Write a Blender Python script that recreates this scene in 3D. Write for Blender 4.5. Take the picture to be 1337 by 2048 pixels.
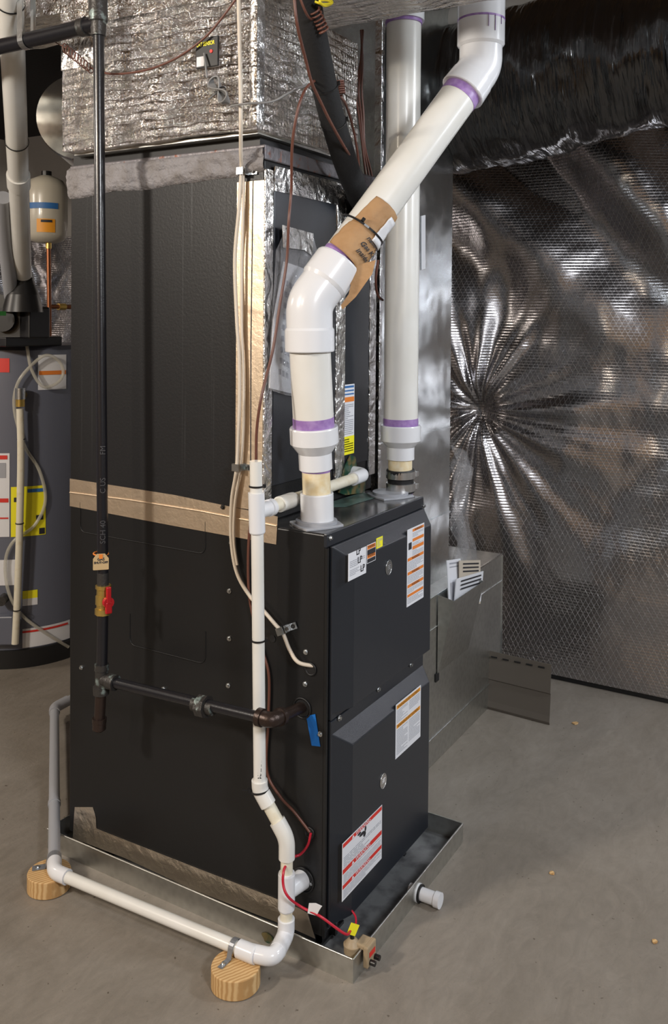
import bpy, bmesh, math, random
from mathutils import Vector, Matrix, noise
random.seed(7)
for o in list(bpy.data.objects): bpy.data.objects.remove(o, do_unlink=True)
SC = bpy.context.scene; COL = SC.collection
# ------------------------------------------------------------------ camera
IW, IH, FPX, SY = 1337, 2048, 1791.483, -351.67
CP = Vector((-1.607, -0.9719, 1.3522)); YAW, PIT, ROL = .5362, -.0186, .0082
_f = Vector((math.cos(YAW)*math.cos(PIT), math.sin(YAW)*math.cos(PIT), math.sin(PIT)))
_r0 = Vector((math.sin(YAW), -math.cos(YAW), 0)); _u0 = _r0.cross(_f)
_r = math.cos(ROL)*_r0 + math.sin(ROL)*_u0; _u = -math.sin(ROL)*_r0 + math.cos(ROL)*_u0
cd = bpy.data.cameras.new('camera'); cam = bpy.data.objects.new('camera', cd); COL.objects.link(cam)
cam.matrix_world = Matrix(((_r.x,_u.x,-_f.x,CP.x),(_r.y,_u.y,-_f.y,CP.y),(_r.z,_u.z,-_f.z,CP.z),(0,0,0,1)))
cd.sensor_fit = 'VERTICAL'; cd.sensor_height = 36; cd.lens = FPX*36/IH; cd.shift_y = SY/IH
cd.clip_start = .02; SC.camera = cam
# ------------------------------------------------------------------ light
SC.view_settings.view_transform = 'Standard'; SC.view_settings.look = 'None'
SC.view_settings.exposure = 0.0; SC.view_settings.gamma = 1
w = bpy.data.worlds.new('world'); SC.world = w; w.use_nodes = True
w.node_tree.nodes['Background'].inputs[0].default_value = (.6,.7,.85,1)
w.node_tree.nodes['Background'].inputs[1].default_value = .25
def area(loc, tgt, size, power, col):
    l = bpy.data.lights.new('ceiling_lamp','AREA'); l.shape='DISK'; l.size=size; l.energy=power; l.color=col
    o = bpy.data.objects.new('ceiling_lamp', l); COL.objects.link(o); o.location = loc
    o.rotation_euler = (Vector(tgt)-Vector(loc)).to_track_quat('-Z','Y').to_euler(); return o
area((-2.5,1.35,2.3), (0,.3,.7), .28, 66, (1,.91,.80))       # bulb on the left
area((-1.7,-2.5,2.3), (.2,0,.8), .4, 60, (.95,.97,1))        # bulb behind the camera
area((1.05,-2.1,2.35), (1.1,-.2,.2), .4, 30, (.9,.95,1))     # bulb towards the foil wall
def wall_wash(loc,power,col,r_=.05):
    l=bpy.data.lights.new('wall_wash_light','POINT'); l.energy=power; l.color=col; l.shadow_soft_size=r_
    o=bpy.data.objects.new('wall_wash_light',l); COL.objects.link(o); o.location=loc
wall_wash((-3.0,.5,2.35),58,(1,.88,.70))          # added warm light washing the board wall for the foil to reflect
wall_wash((.9,-3.9,2.2),60,(.88,.94,1))           # added cool light washing the far end wall for metal reflections
area((-.9,3.0,2.25), (.9,2.3,.5), .3, 14, (1,.88,.75))        # dim bulb far corner
# ------------------------------------------------------------------ measuring helpers (room coordinates in metres)
def S(px, py, ax, v):
    d = _f*FPX + _r*(px-IW/2) - _u*(py-IH/2-SY); i = 'xyz'.index(ax)
    return CP + d*((v-CP[i])/d[i])
def SD(px, py, dep):
    d = _f*FPX + _r*(px-IW/2) - _u*(py-IH/2-SY); return CP + d*(dep/FPX)
def rad(wpx, P): return wpx/2/(FPX/((Vector(P)-CP).dot(_f)))
V = Vector
# ------------------------------------------------------------------ mesh builder
class MB:
    def __init__(s): s.v=[]; s.f=[]; s.sm=[]
    def add(s, vs, fs, smooth=False):
        n=len(s.v); s.v += [V(a) for a in vs]; s.f += [[i+n for i in f] for f in fs]; s.sm += [smooth]*len(fs); return s
    def box(s, a, b):
        x0,y0,z0=a; x1,y1,z1=b
        return s.add([(x0,y0,z0),(x1,y0,z0),(x1,y1,z0),(x0,y1,z0),(x0,y0,z1),(x1,y0,z1),(x1,y1,z1),(x0,y1,z1)],
                     [(0,3,2,1),(4,5,6,7),(0,1,5,4),(1,2,6,5),(2,3,7,6),(3,0,4,7)])
    def obox(s, c, ex, ey, ez):   # oriented box by half vectors
        c=V(c); ex=V(ex); ey=V(ey); ez=V(ez)
        p=[c+a*ex+b*ey+d*ez for d in(-1,1) for a,b in((-1,-1),(1,-1),(1,1),(-1,1))]
        return s.add(p, [(0,3,2,1),(4,5,6,7),(0,1,5,4),(1,2,6,5),(2,3,7,6),(3,0,4,7)])
    def tube(s, pts, r, n=20, cap=True, smooth=True):
        pts=[V(p) for p in pts]; rs = r if isinstance(r,(list,tuple)) else [r]*len(pts)
        T=[]
        for i in range(len(pts)):
            a=pts[max(i-1,0)]; b=pts[min(i+1,len(pts)-1)]; t=(b-a)
            if t.length<1e-9: t = T[-1].copy() if T else V((0,0,1))
            T.append(t.normalized())
        up = V((0,0,1)) if abs(T[0].z)<.9 else V((1,0,0))
        u=T[0].cross(up).normalized(); rings=[]; vs=[]
        for i,p in enumerate(pts):
            u=(u-T[i]*u.dot(T[i])).normalized(); w_=T[i].cross(u)
            for k in range(n):
                a=2*math.pi*k/n; vs.append(p+(u*math.cos(a)+w_*math.sin(a))*rs[i])
        fs=[(i*n+k, i*n+(k+1)%n, (i+1)*n+(k+1)%n, (i+1)*n+k) for i in range(len(pts)-1) for k in range(n)]
        s.add(vs, fs, smooth)
        if cap:
            m=len(vs)
            s.add(vs[:n], [tuple(reversed(range(n)))]); s.add(vs[m-n:], [tuple(range(n))])
        return s
    def prof(s, a, b, prof, n=28):   # turned shape along a->b : prof = [(t, r)], sharp steps kept by splitting
        a=V(a); b=V(b)
        for (t0,r0),(t1,r1) in zip(prof[:-1],prof[1:]):
            if abs(t1-t0)<1e-6: t1+=1e-5
            d=(b-a)
            s.tube([a+d*t0,a+d*t1],[max(r0,1e-5),max(r1,1e-5)],n,cap=True)
        return s
    def prism(s, poly, h):      # polygon points, extruded by vector h
        p=[V(a) for a in poly]; h=V(h); n=len(p)
        return s.add(p+[a+h for a in p], [tuple(reversed(range(n))), tuple(range(n,2*n))]+[(i,(i+1)%n,n+(i+1)%n,n+i) for i in range(n)])
    def build(s, name, mat, parent=None, bevel=0, label=None, sub=0):
        me=bpy.data.meshes.new(name)
        if parent is not None: base=wl(parent)
        else:
            xs=[v.x for v in s.v]; ys=[v.y for v in s.v]; base=V(((min(xs)+max(xs))/2,(min(ys)+max(ys))/2,min(v.z for v in s.v)))
        me.from_pydata([tuple(v-base) for v in s.v],[],s.f)
        me.polygons.foreach_set('use_smooth', s.sm); me.update()
        bm=bmesh.new(); bm.from_mesh(me); bmesh.ops.recalc_face_normals(bm,faces=bm.faces); bm.to_mesh(me); bm.free()
        me.materials.append(mat); o=bpy.data.objects.new(name,me); COL.objects.link(o)
        if parent is not None: o.parent=parent
        else: o.location=base
        if bevel:
            m=o.modifiers.new('bevel','BEVEL'); m.width=bevel; m.segments=2; m.limit_method='ANGLE'
        if sub:
            m=o.modifiers.new('sub','SUBSURF'); m.levels=sub; m.render_levels=sub
        if label: o['label']=label
        return o
def wl(o):
    p=V(o.location)
    while o.parent: o=o.parent; p=p+V(o.location)
    return p
def thing(name, loc, label, cat, group=None):
    o=bpy.data.objects.new(name,None); COL.objects.link(o); o.location=loc; o.empty_display_size=.05
    o['label']=label; o['category']=cat
    if group: o['group']=group
    return o
def tag(o,label,cat,group=None):
    o['label']=label; o['category']=cat
    if group: o['group']=group
    return o
def struct(o): o['kind']='structure'; return o
def bend(pts, br, n=7):      # round the corners of a polyline
    pts=[V(p) for p in pts]; out=[pts[0]]
    for i in range(1,len(pts)-1):
        a=(pts[i-1]-pts[i]); b=(pts[i+1]-pts[i]); r=min(br,a.length*.48,b.length*.48)
        p0=pts[i]+a.normalized()*r; p1=pts[i]+b.normalized()*r
        for k in range(n+1):
            t=k/n; out.append(p0*(1-t)**2+pts[i]*2*t*(1-t)+p1*t*t)
    out.append(pts[-1]); return out
def smooth_path(pts, n=8):
    pts=[V(p) for p in pts]; P=[pts[0]]+pts+[pts[-1]]; out=[]
    for i in range(1,len(P)-2):
        a,b,c,d=P[i-1:i+3]
        for k in range(n):
            t=k/n; out.append(.5*((2*b)+(c-a)*t+(2*a-5*b+4*c-d)*t*t+(-a+3*b-3*c+d)*t**3))
    out.append(pts[-1]); return out
# ------------------------------------------------------------------ materials
def mat(name, col, rough=.5, metal=0., bump=None, var=None, spec=None, coat=0, trans=0, bstr=.3, alpha=None):
    """bump=(scale, distance[, detail]); var=(scale, colour2, lo, hi)"""
    m=bpy.data.materials.new(name); m.use_nodes=True; nt=m.node_tree; N=nt.nodes; L=nt.links; b=N['Principled BSDF']
    b.inputs['Base Color'].default_value=(*col,1); b.inputs['Roughness'].default_value=rough; b.inputs['Metallic'].default_value=metal
    if spec is not None: b.inputs['Specular IOR Level'].default_value=spec
    if coat: b.inputs['Coat Weight'].default_value=coat; b.inputs['Coat Roughness'].default_value=.12
    if trans: b.inputs['Transmission Weight'].default_value=trans
    if alpha is not None: b.inputs['Alpha'].default_value=alpha
    g=N.new('ShaderNodeNewGeometry')
    if var:
        t=N.new('ShaderNodeTexNoise'); t.inputs['Scale'].default_value=var[0]; t.inputs['Detail'].default_value=5
        r=N.new('ShaderNodeValToRGB'); r.color_ramp.elements[0].position=var[2]; r.color_ramp.elements[1].position=var[3]
        r.color_ramp.elements[0].color=(*col,1); r.color_ramp.elements[1].color=(*var[1],1)
        L.new(g.outputs['Position'],t.inputs['Vector']); L.new(t.outputs['Fac'],r.inputs[0]); L.new(r.outputs[0],b.inputs['Base Color'])
    if bump:
        t=N.new('ShaderNodeTexNoise'); t.inputs['Scale'].default_value=bump[0]; t.inputs['Detail'].default_value=bump[2] if len(bump)>2 else 4
        bp=N.new('ShaderNodeBump'); bp.inputs['Strength'].default_value=1; bp.inputs['Distance'].default_value=bump[1]
        L.new(g.outputs['Position'],t.inputs['Vector']); L.new(t.outputs['Fac'],bp.inputs['Height']); L.new(bp.outputs[0],b.inputs['Normal'])
    return m
def nodes(m): return m.node_tree.nodes, m.node_tree.links, m.node_tree.nodes['Principled BSDF']
def mth(N,L,op,a,b=None,c=None):
    n=N.new('ShaderNodeMath'); n.operation=op
    for i,x in enumerate((a,b,c)):
        if x is None: continue
        if isinstance(x,(int,float)): n.inputs[i].default_value=x
        else: L.new(x,n.inputs[i])
    return n.outputs[0]
M={}
M['pvc']=mat('white_pvc',(.68,.67,.63),.28,var=(9,(.73,.725,.70),.35,.7),coat=.2)
M['pvcfit']=mat('white_pvc_fitting',(.71,.72,.75),.2,coat=.3)
M['pvcold']=mat('cream_pvc',(.70,.66,.54),.35,var=(40,(.60,.52,.36),.55,.85))
M['primer']=mat('purple_primer',(.27,.15,.40),.35,var=(60,(.40,.27,.53),.4,.75))
M['glue']=mat('yellowed_cement',(.72,.58,.34),.4,var=(70,(.78,.70,.52),.35,.7))
M['greypvc']=mat('grey_pvc',(.33,.34,.37),.4)
M['ironpipe']=mat('black_iron_pipe',(.009,.009,.012),.3,0,bump=(300,.0002),coat=.15)
M['iron']=mat('cast_iron',(.045,.042,.04),.42,.4,bump=(160,.0012),var=(38,(.24,.30,.29),.57,.66))
M['rustiron']=mat('oxidised_iron',(.045,.03,.025),.35,.6,bump=(220,.0006))
M['brass']=mat('brass',(.66,.46,.13),.3,.85,bump=(90,.0006))
M['copper']=mat('copper',(.30,.12,.06),.4,1)
M['red']=mat('red_plastic',(.42,.008,.012),.35)
M['blacksteel']=mat('black_painted_steel',(.011,.011,.0115),.36,0,bump=(420,.0002),spec=.35)
M['doorsteel']=mat('blue_black_painted_steel',(.017,.020,.026),.30,.0,bump=(500,.0002),coat=.1)
M['black']=mat('black_rubber',(.008,.008,.009),.5)
M['blackfoam']=mat('black_foam_insulation',(.006,.006,.007),.8,bump=(120,.001))
M['zip']=mat('black_nylon',(.01,.01,.011),.35)
M['zinc']=mat('zinc_plated_steel',(.55,.57,.58),.3,1,bump=(120,.0006))
M['stainless']=mat('stainless_band',(.8,.8,.8),.3,1)
M['paper']=mat('white_paper',(.70,.71,.75),.5)
M['paper2']=mat('tan_paper',(.50,.44,.36),.6)
M['ink']=mat('black_ink',(.02,.02,.025),.6)
M['greyink']=mat('grey_print',(.33,.34,.38),.7)
M['orange']=mat('orange_print',(.72,.21,.03),.5)
M['amber']=mat('amber_print',(.78,.32,.02),.5)
M['redprint']=mat('red_print',(.62,.03,.02),.5)
M['yellow']=mat('yellow_label',(.85,.78,.02),.5)
M['blueprint']=mat('blue_print',(.03,.14,.38),.5)
M['bluetape']=mat('blue_painters_tape',(.0,.13,.48),.6,bump=(200,.0006))
M['cream']=mat('cream_cable_jacket',(.62,.55,.46),.45)
M['brown']=mat('brown_cable_jacket',(.12,.045,.03),.4)
M['redwire']=mat('red_wire',(.45,.01,.03),.35)
M['greywire']=mat('grey_cable_jacket',(.20,.20,.20),.4)
M['orangewire']=mat('orange_cable_jacket',(.45,.13,.04),.45)
M['yellowwire']=mat('yellow_cable_jacket',(.75,.62,.02),.4)
M['tan']=mat('tan_plastic',(.33,.25,.155),.5)
M['kraft']=mat('kraft_paper',(.40,.235,.11),.75,bump=(26,.006,3),var=(18,(.34,.19,.085),.4,.7))
M['heater']=mat('grey_enamel',(.115,.125,.165),.35,coat=.2)
M['tank']=mat('cream_enamel',(.50,.46,.38),.35,coat=.3)
M['green']=mat('green_dye_stain',(.008,.05,.028),.3,var=(45,(.13,.10,.04),.48,.62),coat=.3)
M['lumber']=mat('old_lumber',(.16,.09,.04),.8,var=(6,(.10,.055,.025),.35,.7))
M['mastic']=mat('grey_duct_mastic',(.235,.225,.235),.6,bump=(45,.012,8),var=(20,(.17,.155,.15),.45,.7))
M['siding']=mat('taupe_vinyl',(.10,.085,.07),.5)
M['plastic']=mat('clear_plastic_sheet',(.75,.76,.80),.15,trans=.6,bump=(25,.02,3),alpha=.28)
M['glassy']=mat('clear_vinyl_tube',(.6,.58,.50),.2,alpha=.45)
M['flexblack']=mat('black_plastic_duct_jacket',(.007,.007,.009),.24,0,coat=1)
N,L,b=nodes(M['flexblack']); g=N.new('ShaderNodeNewGeometry'); t=N.new('ShaderNodeTexNoise'); t.inputs['Scale'].default_value=1; t.inputs['Detail'].default_value=3; mp=N.new('ShaderNodeMapping'); mp.inputs['Scale'].default_value=(5,34,5)
L.new(g.outputs['Position'],mp.inputs[0]); L.new(mp.outputs[0],t.inputs[0]); bp=N.new('ShaderNodeBump'); bp.inputs['Distance'].default_value=.02; L.new(t.outputs['Fac'],bp.inputs['Height']); L.new(bp.outputs[0],b.inputs['Normal']); L.new(bp.outputs[0],b.inputs['Coat Normal'])
M['galvround']=mat('galvanised_round_duct',(.75,.79,.84),.42,.9,bump=(10,.01,2))
# concrete floor
m=mat('concrete_floor',(.2,.18,.155),.55); N,L,b=nodes(m); g=N.new('ShaderNodeNewGeometry')
def tex(N,L,g,scale,detail=6,rough=.6,stretch=None,dist=0):
    t=N.new('ShaderNodeTexNoise'); t.inputs['Scale'].default_value=scale; t.inputs['Detail'].default_value=detail; t.inputs['Roughness'].default_value=rough
    t.inputs['Distortion'].default_value=dist
    if stretch:
        mp=N.new('ShaderNodeMapping'); mp.inputs['Scale'].default_value=stretch; L.new(g.outputs['Position'],mp.inputs[0]); L.new(mp.outputs[0],t.inputs[0])
    else: L.new(g.outputs['Position'],t.inputs[0])
    return t.outputs['Fac']
def ramp(N,L,f,stops):
    r=N.new('ShaderNodeValToRGB'); e=r.color_ramp.elements
    e[0].position,e[0].color=stops[0][0],(*stops[0][1],1); e[1].position,e[1].color=stops[1][0],(*stops[1][1],1)
    for p,c in stops[2:]:
        x=e.new(p); x.color=(*c,1)
    L.new(f,r.inputs[0]); return r.outputs[0]
def mix(N,L,f,a,bb,mode='MIX'):
    x=N.new('ShaderNodeMix'); x.data_type='RGBA'; x.blend_type=mode
    for s,i in ((f,0),(a,6),(bb,7)):
        if isinstance(s,(int,float)): x.inputs[i].default_value=s
        elif isinstance(s,tuple): x.inputs[i].default_value=(*s,1)
        else: L.new(s,x.inputs[i])
    return x.outputs[2]
c1=ramp(N,L,tex(N,L,g,2.2,8,.65,(1,1.6,1),1.2),[(.3,(.19,.165,.135)),(.7,(.265,.235,.20))])
c2=ramp(N,L,tex(N,L,g,9,8,.7,(1,2.5,1),2.0),[(.35,(.55,.55,.55)),(.65,(1,1,1))])
c3=mix(N,L,.35,c1,c2,'MULTIPLY')
spots=ramp(N,L,tex(N,L,g,75,2,.4),[(.72,(1,1,1)),(.76,(.25,.2,.15))])
L.new(mix(N,L,.7,c3,spots,'MULTIPLY'),b.inputs['Base Color'])
bp=N.new('ShaderNodeBump'); bp.inputs['Distance'].default_value=.003; L.new(tex(N,L,g,12,9,.7),bp.inputs['Height']); L.new(bp.outputs[0],b.inputs['Normal'])
L.new(ramp(N,L,tex(N,L,g,3,5),[(.3,(.38,)*3),(.7,(.6,)*3)]),b.inputs['Roughness'])
M['floor']=m
# galvanised sheet
def galv(name,col,rough):
    m=mat(name,col,rough,1); N,L,b=nodes(m); g=N.new('ShaderNodeNewGeometry')
    v=N.new('ShaderNodeTexVoronoi'); v.inputs['Scale'].default_value=60; L.new(g.outputs['Position'],v.inputs[0])
    r=ramp(N,L,v.outputs['Distance'],[(0,tuple(c*.85 for c in col)),(.7,col)]); L.new(r,b.inputs['Base Color'])
    bp=N.new('ShaderNodeBump'); bp.inputs['Distance'].default_value=.012; L.new(tex(N,L,g,5,2,.4),bp.inputs['Height']); L.new(bp.outputs[0],b.inputs['Normal'])
    return m
M['galv']=galv('galvanised_sheet',(.72,.76,.77),.2); M['galvdull']=galv('dull_galvanised_sheet',(.60,.60,.57),.38)
# wrinkled foil / foil tape
def foil(name,col,rough,fine,dist,big=8,bigd=.03):
    m=mat(name,col,rough,1); N,L,b=nodes(m); g=N.new('ShaderNodeNewGeometry')
    a=tex(N,L,g,fine,4,.6,None,.5); c=tex(N,L,g,big,2,.5,None,1)
    h=mth(N,L,'ADD',mth(N,L,'MULTIPLY',a,dist),mth(N,L,'MULTIPLY',c,bigd))
    bp=N.new('ShaderNodeBump'); bp.inputs['Distance'].default_value=1; bp.inputs['Strength'].default_value=1
    L.new(h,bp.inputs['Height']); L.new(bp.outputs[0],b.inputs['Normal']); return m
M['tape']=foil('foil_tape',(.70,.57,.43),.45,90,.0006,9,.0025)  # silver foil; tan reflection of the board wall put into its colour
M['edgetape']=foil('wrinkled_foil_tape',(.80,.71,.60),.38,45,.0025,14,.004)  # silver foil too, with the warm reflected tan tinted into the base
M['crinkle']=foil('crinkled_foil_tape',(.75,.75,.75),.24,60,.005,14,.015)
# bubble foil wrap with rows
def bubble(name,ax_row,rowper):
    m=mat(name,(.86,.84,.82),.2,1); N,L,b=nodes(m); g=N.new('ShaderNodeNewGeometry')
    sp=N.new('ShaderNodeSeparateXYZ'); L.new(g.outputs['Position'],sp.inputs[0])
    wob=mth(N,L,'MULTIPLY',tex(N,L,g,5,2),.05)
    z=mth(N,L,'ADD',sp.outputs[ax_row],wob)
    row=mth(N,L,'ABSOLUTE',mth(N,L,'SINE',mth(N,L,'MULTIPLY',z,math.pi/rowper)))
    v=N.new('ShaderNodeTexVoronoi'); v.inputs['Scale'].default_value=95; v.inputs['Randomness'].default_value=.45; L.new(g.outputs['Position'],v.inputs[0])
    bub=mth(N,L,'SUBTRACT',.5,mth(N,L,'MINIMUM',v.outputs['Distance'],.5))
    crk=tex(N,L,g,22,5,.7,None,1.5)
    h=mth(N,L,'ADD',mth(N,L,'ADD',mth(N,L,'MULTIPLY',mth(N,L,'POWER',row,.5),.006),mth(N,L,'MULTIPLY',bub,.007)),mth(N,L,'MULTIPLY',crk,.022))
    bp=N.new('ShaderNodeBump'); bp.inputs['Distance'].default_value=1; L.new(h,bp.inputs['Height']); L.new(bp.outputs[0],b.inputs['Normal'])
    return m
M['bubble']=bubble('bubble_foil_wrap',2,.021); M['bubblex']=bubble('bubble_foil_wrap_trunk',0,.021)
# scrim foil drape
m=mat('scrim_foil',(.42,.41,.42),.24,1); N,L,b=nodes(m); g=N.new('ShaderNodeNewGeometry'); sp=N.new('ShaderNodeSeparateXYZ'); L.new(g.outputs['Position'],sp.inputs[0])
def lines(a,bc):
    q=mth(N,L,'ADD',mth(N,L,'MULTIPLY',sp.outputs[1],a),mth(N,L,'MULTIPLY',sp.outputs[2],bc))
    s_=mth(N,L,'ABSOLUTE',mth(N,L,'SINE',mth(N,L,'MULTIPLY',q,math.pi/.02))); return mth(N,L,'LESS_THAN',s_,.16)
grid=mth(N,L,'MAXIMUM',lines(1,.55),lines(1,-.55))
cc=mix(N,L,mth(N,L,'MULTIPLY',grid,.28),(.44,.43,.45),(.60,.57,.54)); L.new(cc,b.inputs['Base Color'])
L.new(mth(N,L,'ADD',.27,mth(N,L,'MULTIPLY',grid,.12)),b.inputs['Roughness'])
bp=N.new('ShaderNodeBump'); bp.inputs['Distance'].default_value=1
hor=mth(N,L,'SINE',mth(N,L,'MULTIPLY',sp.outputs[2],math.pi*2/.011))
L.new(mth(N,L,'ADD',mth(N,L,'ADD',mth(N,L,'MULTIPLY',grid,.0004),mth(N,L,'MULTIPLY',hor,.00025)),mth(N,L,'MULTIPLY',tex(N,L,g,12,2),.003)),bp.inputs['Height']); L.new(bp.outputs[0],b.inputs['Normal'])
M['drape']=m
# coil cabinet side: black with pale run marks
m=mat('streaked_black_steel',(.013,.013,.014),.4,spec=.35); N,L,b=nodes(m); g=N.new('ShaderNodeNewGeometry')
sp=N.new('ShaderNodeSeparateXYZ'); L.new(g.outputs['Position'],sp.inputs[0])
f=tex(N,L,g,1,2,.5,(1,105,.45),.08)
zf=mth(N,L,'MULTIPLY',mth(N,L,'SUBTRACT',sp.outputs[2],.95),1.4)
st=ramp(N,L,f,[(.66,(0,0,0)),(.69,(1,1,1))]); sf=mth(N,L,'MULTIPLY',mth(N,L,'MULTIPLY',st,mth(N,L,'MAXIMUM',zf,0)),.28)
L.new(mix(N,L,sf,(.013,.013,.014),(.22,.23,.24)),b.inputs['Base Color'])
bp=N.new('ShaderNodeBump'); bp.inputs['Distance'].default_value=.0004; L.new(tex(N,L,g,150,3),bp.inputs['Height']); L.new(bp.outputs[0],b.inputs['Normal'])
M['coil']=m
# wood end grain
m=mat('pine_log',(.55,.36,.16),.7); N,L,b=nodes(m); tc=N.new('ShaderNodeTexCoord'); wv=N.new('ShaderNodeTexWave'); wv.wave_type='BANDS'; wv.bands_direction='Y'
mp=N.new('ShaderNodeMapping'); mp.inputs['Rotation'].default_value=(0,0,.5); L.new(tc.outputs['Object'],mp.inputs[0])
wv.inputs['Scale'].default_value=42; wv.inputs['Distortion'].default_value=2.5; wv.inputs['Detail'].default_value=2; L.new(mp.outputs[0],wv.inputs[0])
L.new(ramp(N,L,wv.outputs['Fac'],[(.2,(.60,.40,.19)),(.9,(.42,.24,.09))]),b.inputs['Base Color']); M['log']=m
# OSB / rim board and insulation walls
M['osb']=mat('osb_board',(.58,.40,.22),.8,var=(22,(.40,.25,.12),.35,.7))
M['wallback']=mat('foil_faced_insulation_wall',(.28,.27,.29),.35,.9,bump=(9,.08,3))
M['concrete']=mat('concrete_wall',(.22,.21,.20),.8,bump=(30,.003))
M['rust']=mat('rusted_flange',(.17,.16,.17),.5,.6,var=(45,(.22,.07,.03),.60,.72),bump=(80,.002))
M['dryspill']=mat('dried_drip_film',(.10,.09,.075),.25,.0,var=(14,(.03,.03,.03),.4,.6),coat=.5)
M['toppan']=mat('dusty_black_steel',(.03,.03,.032),.22,0,var=(16,(.085,.08,.07),.5,.75),coat=.5)

# ------------------------------------------------------------------ lettering and labels
def text(body, size, org, ex, ey, mt, parent, name='lettering', ext=0, xs=1., align='LEFT', bold=0):
    cu=bpy.data.curves.new('t','FONT'); cu.body=body; cu.size=size; cu.align_x=align; cu.offset=bold; cu.resolution_u=3
    t=bpy.data.objects.new('t',cu); COL.objects.link(t); dg=bpy.context.evaluated_depsgraph_get()
    me=bpy.data.meshes.new_from_object(t.evaluated_get(dg)); bpy.data.objects.remove(t); ex=V(ex).normalized(); ey=V(ey).normalized(); org=V(org)
    mb=MB(); vs=[org+ex*v.co.x*xs+ey*v.co.y for v in me.vertices]; mb.add(vs,[tuple(p.vertices) for p in me.polygons])
    bpy.data.meshes.remove(me)
    return mb.build(name,mt,parent)
def quad(mb,o,ex,ey,x0,y0,x1,y1,off=0):
    n=ex.cross(ey).normalized()*off
    mb.add([o+ex*x0+ey*y0+n,o+ex*x1+ey*y0+n,o+ex*x1+ey*y1+n,o+ex*x0+ey*y1+n],[(0,1,2,3)])
def label(name, parent, tl, tr, bl, mt, bars=(), lines=(), lab=None, base=.0006):
    """sheet with coloured bars and print rows. bars: (x0,y0,x1,y1,mat) in 0..1 from the top left; lines the same + rows"""
    tl=V(tl); ex=V(tr)-tl; ey=V(bl)-tl; n=ey.cross(ex).normalized()
    root=MB().prism([tl,tl+ex,tl+ex+ey,tl+ey],n*base).build(name,mt,parent,label=lab)
    by={}
    for x0,y0,x1,y1,mm in bars: by.setdefault(mm,[]).append((x0,y0,x1,y1))
    for mm,L_ in by.items():
        mb=MB()
        for q in L_:
            a=[tl+ex*u+ey*v+n*(base+.0003) for u,v in((q[0],q[1]),(q[2],q[1]),(q[2],q[3]),(q[0],q[3]))]; mb.add(a,[(0,1,2,3)])
        mb.build('colour_bar',M[mm],root)
    mb=MB(); rnd=random.Random(hash(name)%97 if False else 5)
    for x0,y0,x1,y1,rows in lines:
        for k in range(rows):
            yy=y0+(y1-y0)*(k+.2)/rows; h=(y1-y0)/rows*.45; x=x0
            end = x1 if rnd.random()<.75 else x0+(x1-x0)*rnd.uniform(.4,.9)
            while x<end:
                l=(x1-x0)*rnd.uniform(.05,.16); xe=min(x+l,end)
                a=[tl+ex*u+ey*v+n*(base+.0003) for u,v in((x,yy),(xe,yy),(xe,yy+h),(x,yy+h))]; mb.add(a,[(0,1,2,3)]); x=xe+(x1-x0)*.015
    if mb.v: mb.build('print',M['greyink'],root)
    return root,tl,ex,ey,n
def screw(p, n, parent, r=.0055, name='screw', mt='zinc'):
    p=V(p); n=V(n); mb=MB(); mb.tube([p-n*.001,p+n*.0012],r*1.25,14); mb.tube([p+n*.0012,p+n*.0048],r*.8,6,smooth=False); return mb.build(name,M[mt],parent)
def ziptie(c, axis, r, parent=None, name='cable_tie', w_=.0035, tail=None, head=None):
    c=V(c); a=V(axis).normalized(); u=a.cross(V((0,0,1)) if abs(a.z)<.9 else V((1,0,0))).normalized(); v=a.cross(u); mb=MB(); n=28
    vs=[];fs=[]
    for k in range(n):
        t=2*math.pi*k/n; d=u*math.cos(t)+v*math.sin(t)
        for rr,h in((r,-w_/2),(r+.0016,-w_/2),(r+.0016,w_/2),(r,w_/2)): vs.append(c+d*rr+a*h)
    for k in range(n):
        for j in range(4): fs.append((k*4+j,((k+1)%n)*4+j,((k+1)%n)*4+(j+1)%4,k*4+(j+1)%4))
    mb.add(vs,fs)
    if head is not None:
        h=V(head).normalized(); t_=a.cross(h)
        mb.obox(c+h*(r+.003),h*.003,t_*.0035,a*.0038)
        if tail: mb.obox(c+h*(r+.003)+V(tail)*.5,V(tail)*.5,V(tail).cross(a).normalized()*.001,a*.0015)
    return mb.build(name,M['zip'],parent)

# ================================================================== SETTING
struct(MB().box((-4,-5,-.05),(1.8,4,0)).build('floor',M['floor']))
struct(MB().box((1.76,-5,0),(1.86,4,2.6)).build('wall_right',M['concrete']))
struct(MB().box((-4,3.3,0),(1.8,3.4,2.6)).build('wall_back',M['wallback']))
struct(MB().box((-4.1,-5,0),(-4,4,2.6)).build('wall_left',M['osb']))
struct(MB().box((-4,-5.1,0),(1.8,-5,2.6)).build('wall_front',M['concrete']))
struct(MB().box((-4,-5,2.62),(1.8,4,2.7)).build('ceiling',M['lumber']))
ceil=[]
for i,yy in enumerate([1.2+.4*k for k in range(6)]):
    struct(MB().box((-1.6,yy,2.38),(1.76,yy+.04,2.62)).build('trim_%d'%(i+1),M['lumber']))
for i,xx in enumerate([.3+.4*k for k in range(4)]):
    struct(MB().box((xx,3.26,1.25),(xx+.04,3.3,2.62)).build('trim_%d'%(i+7),M['lumber']))
struct(MB().box((.0,3.285,1.42),(1.76,3.299,2.62)).build('trim_11',M['lumber']))
struct(MB().box((1.715,-1.6,0),(1.76,.6,.018)).build('baseboard_right',M['black']))

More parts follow.
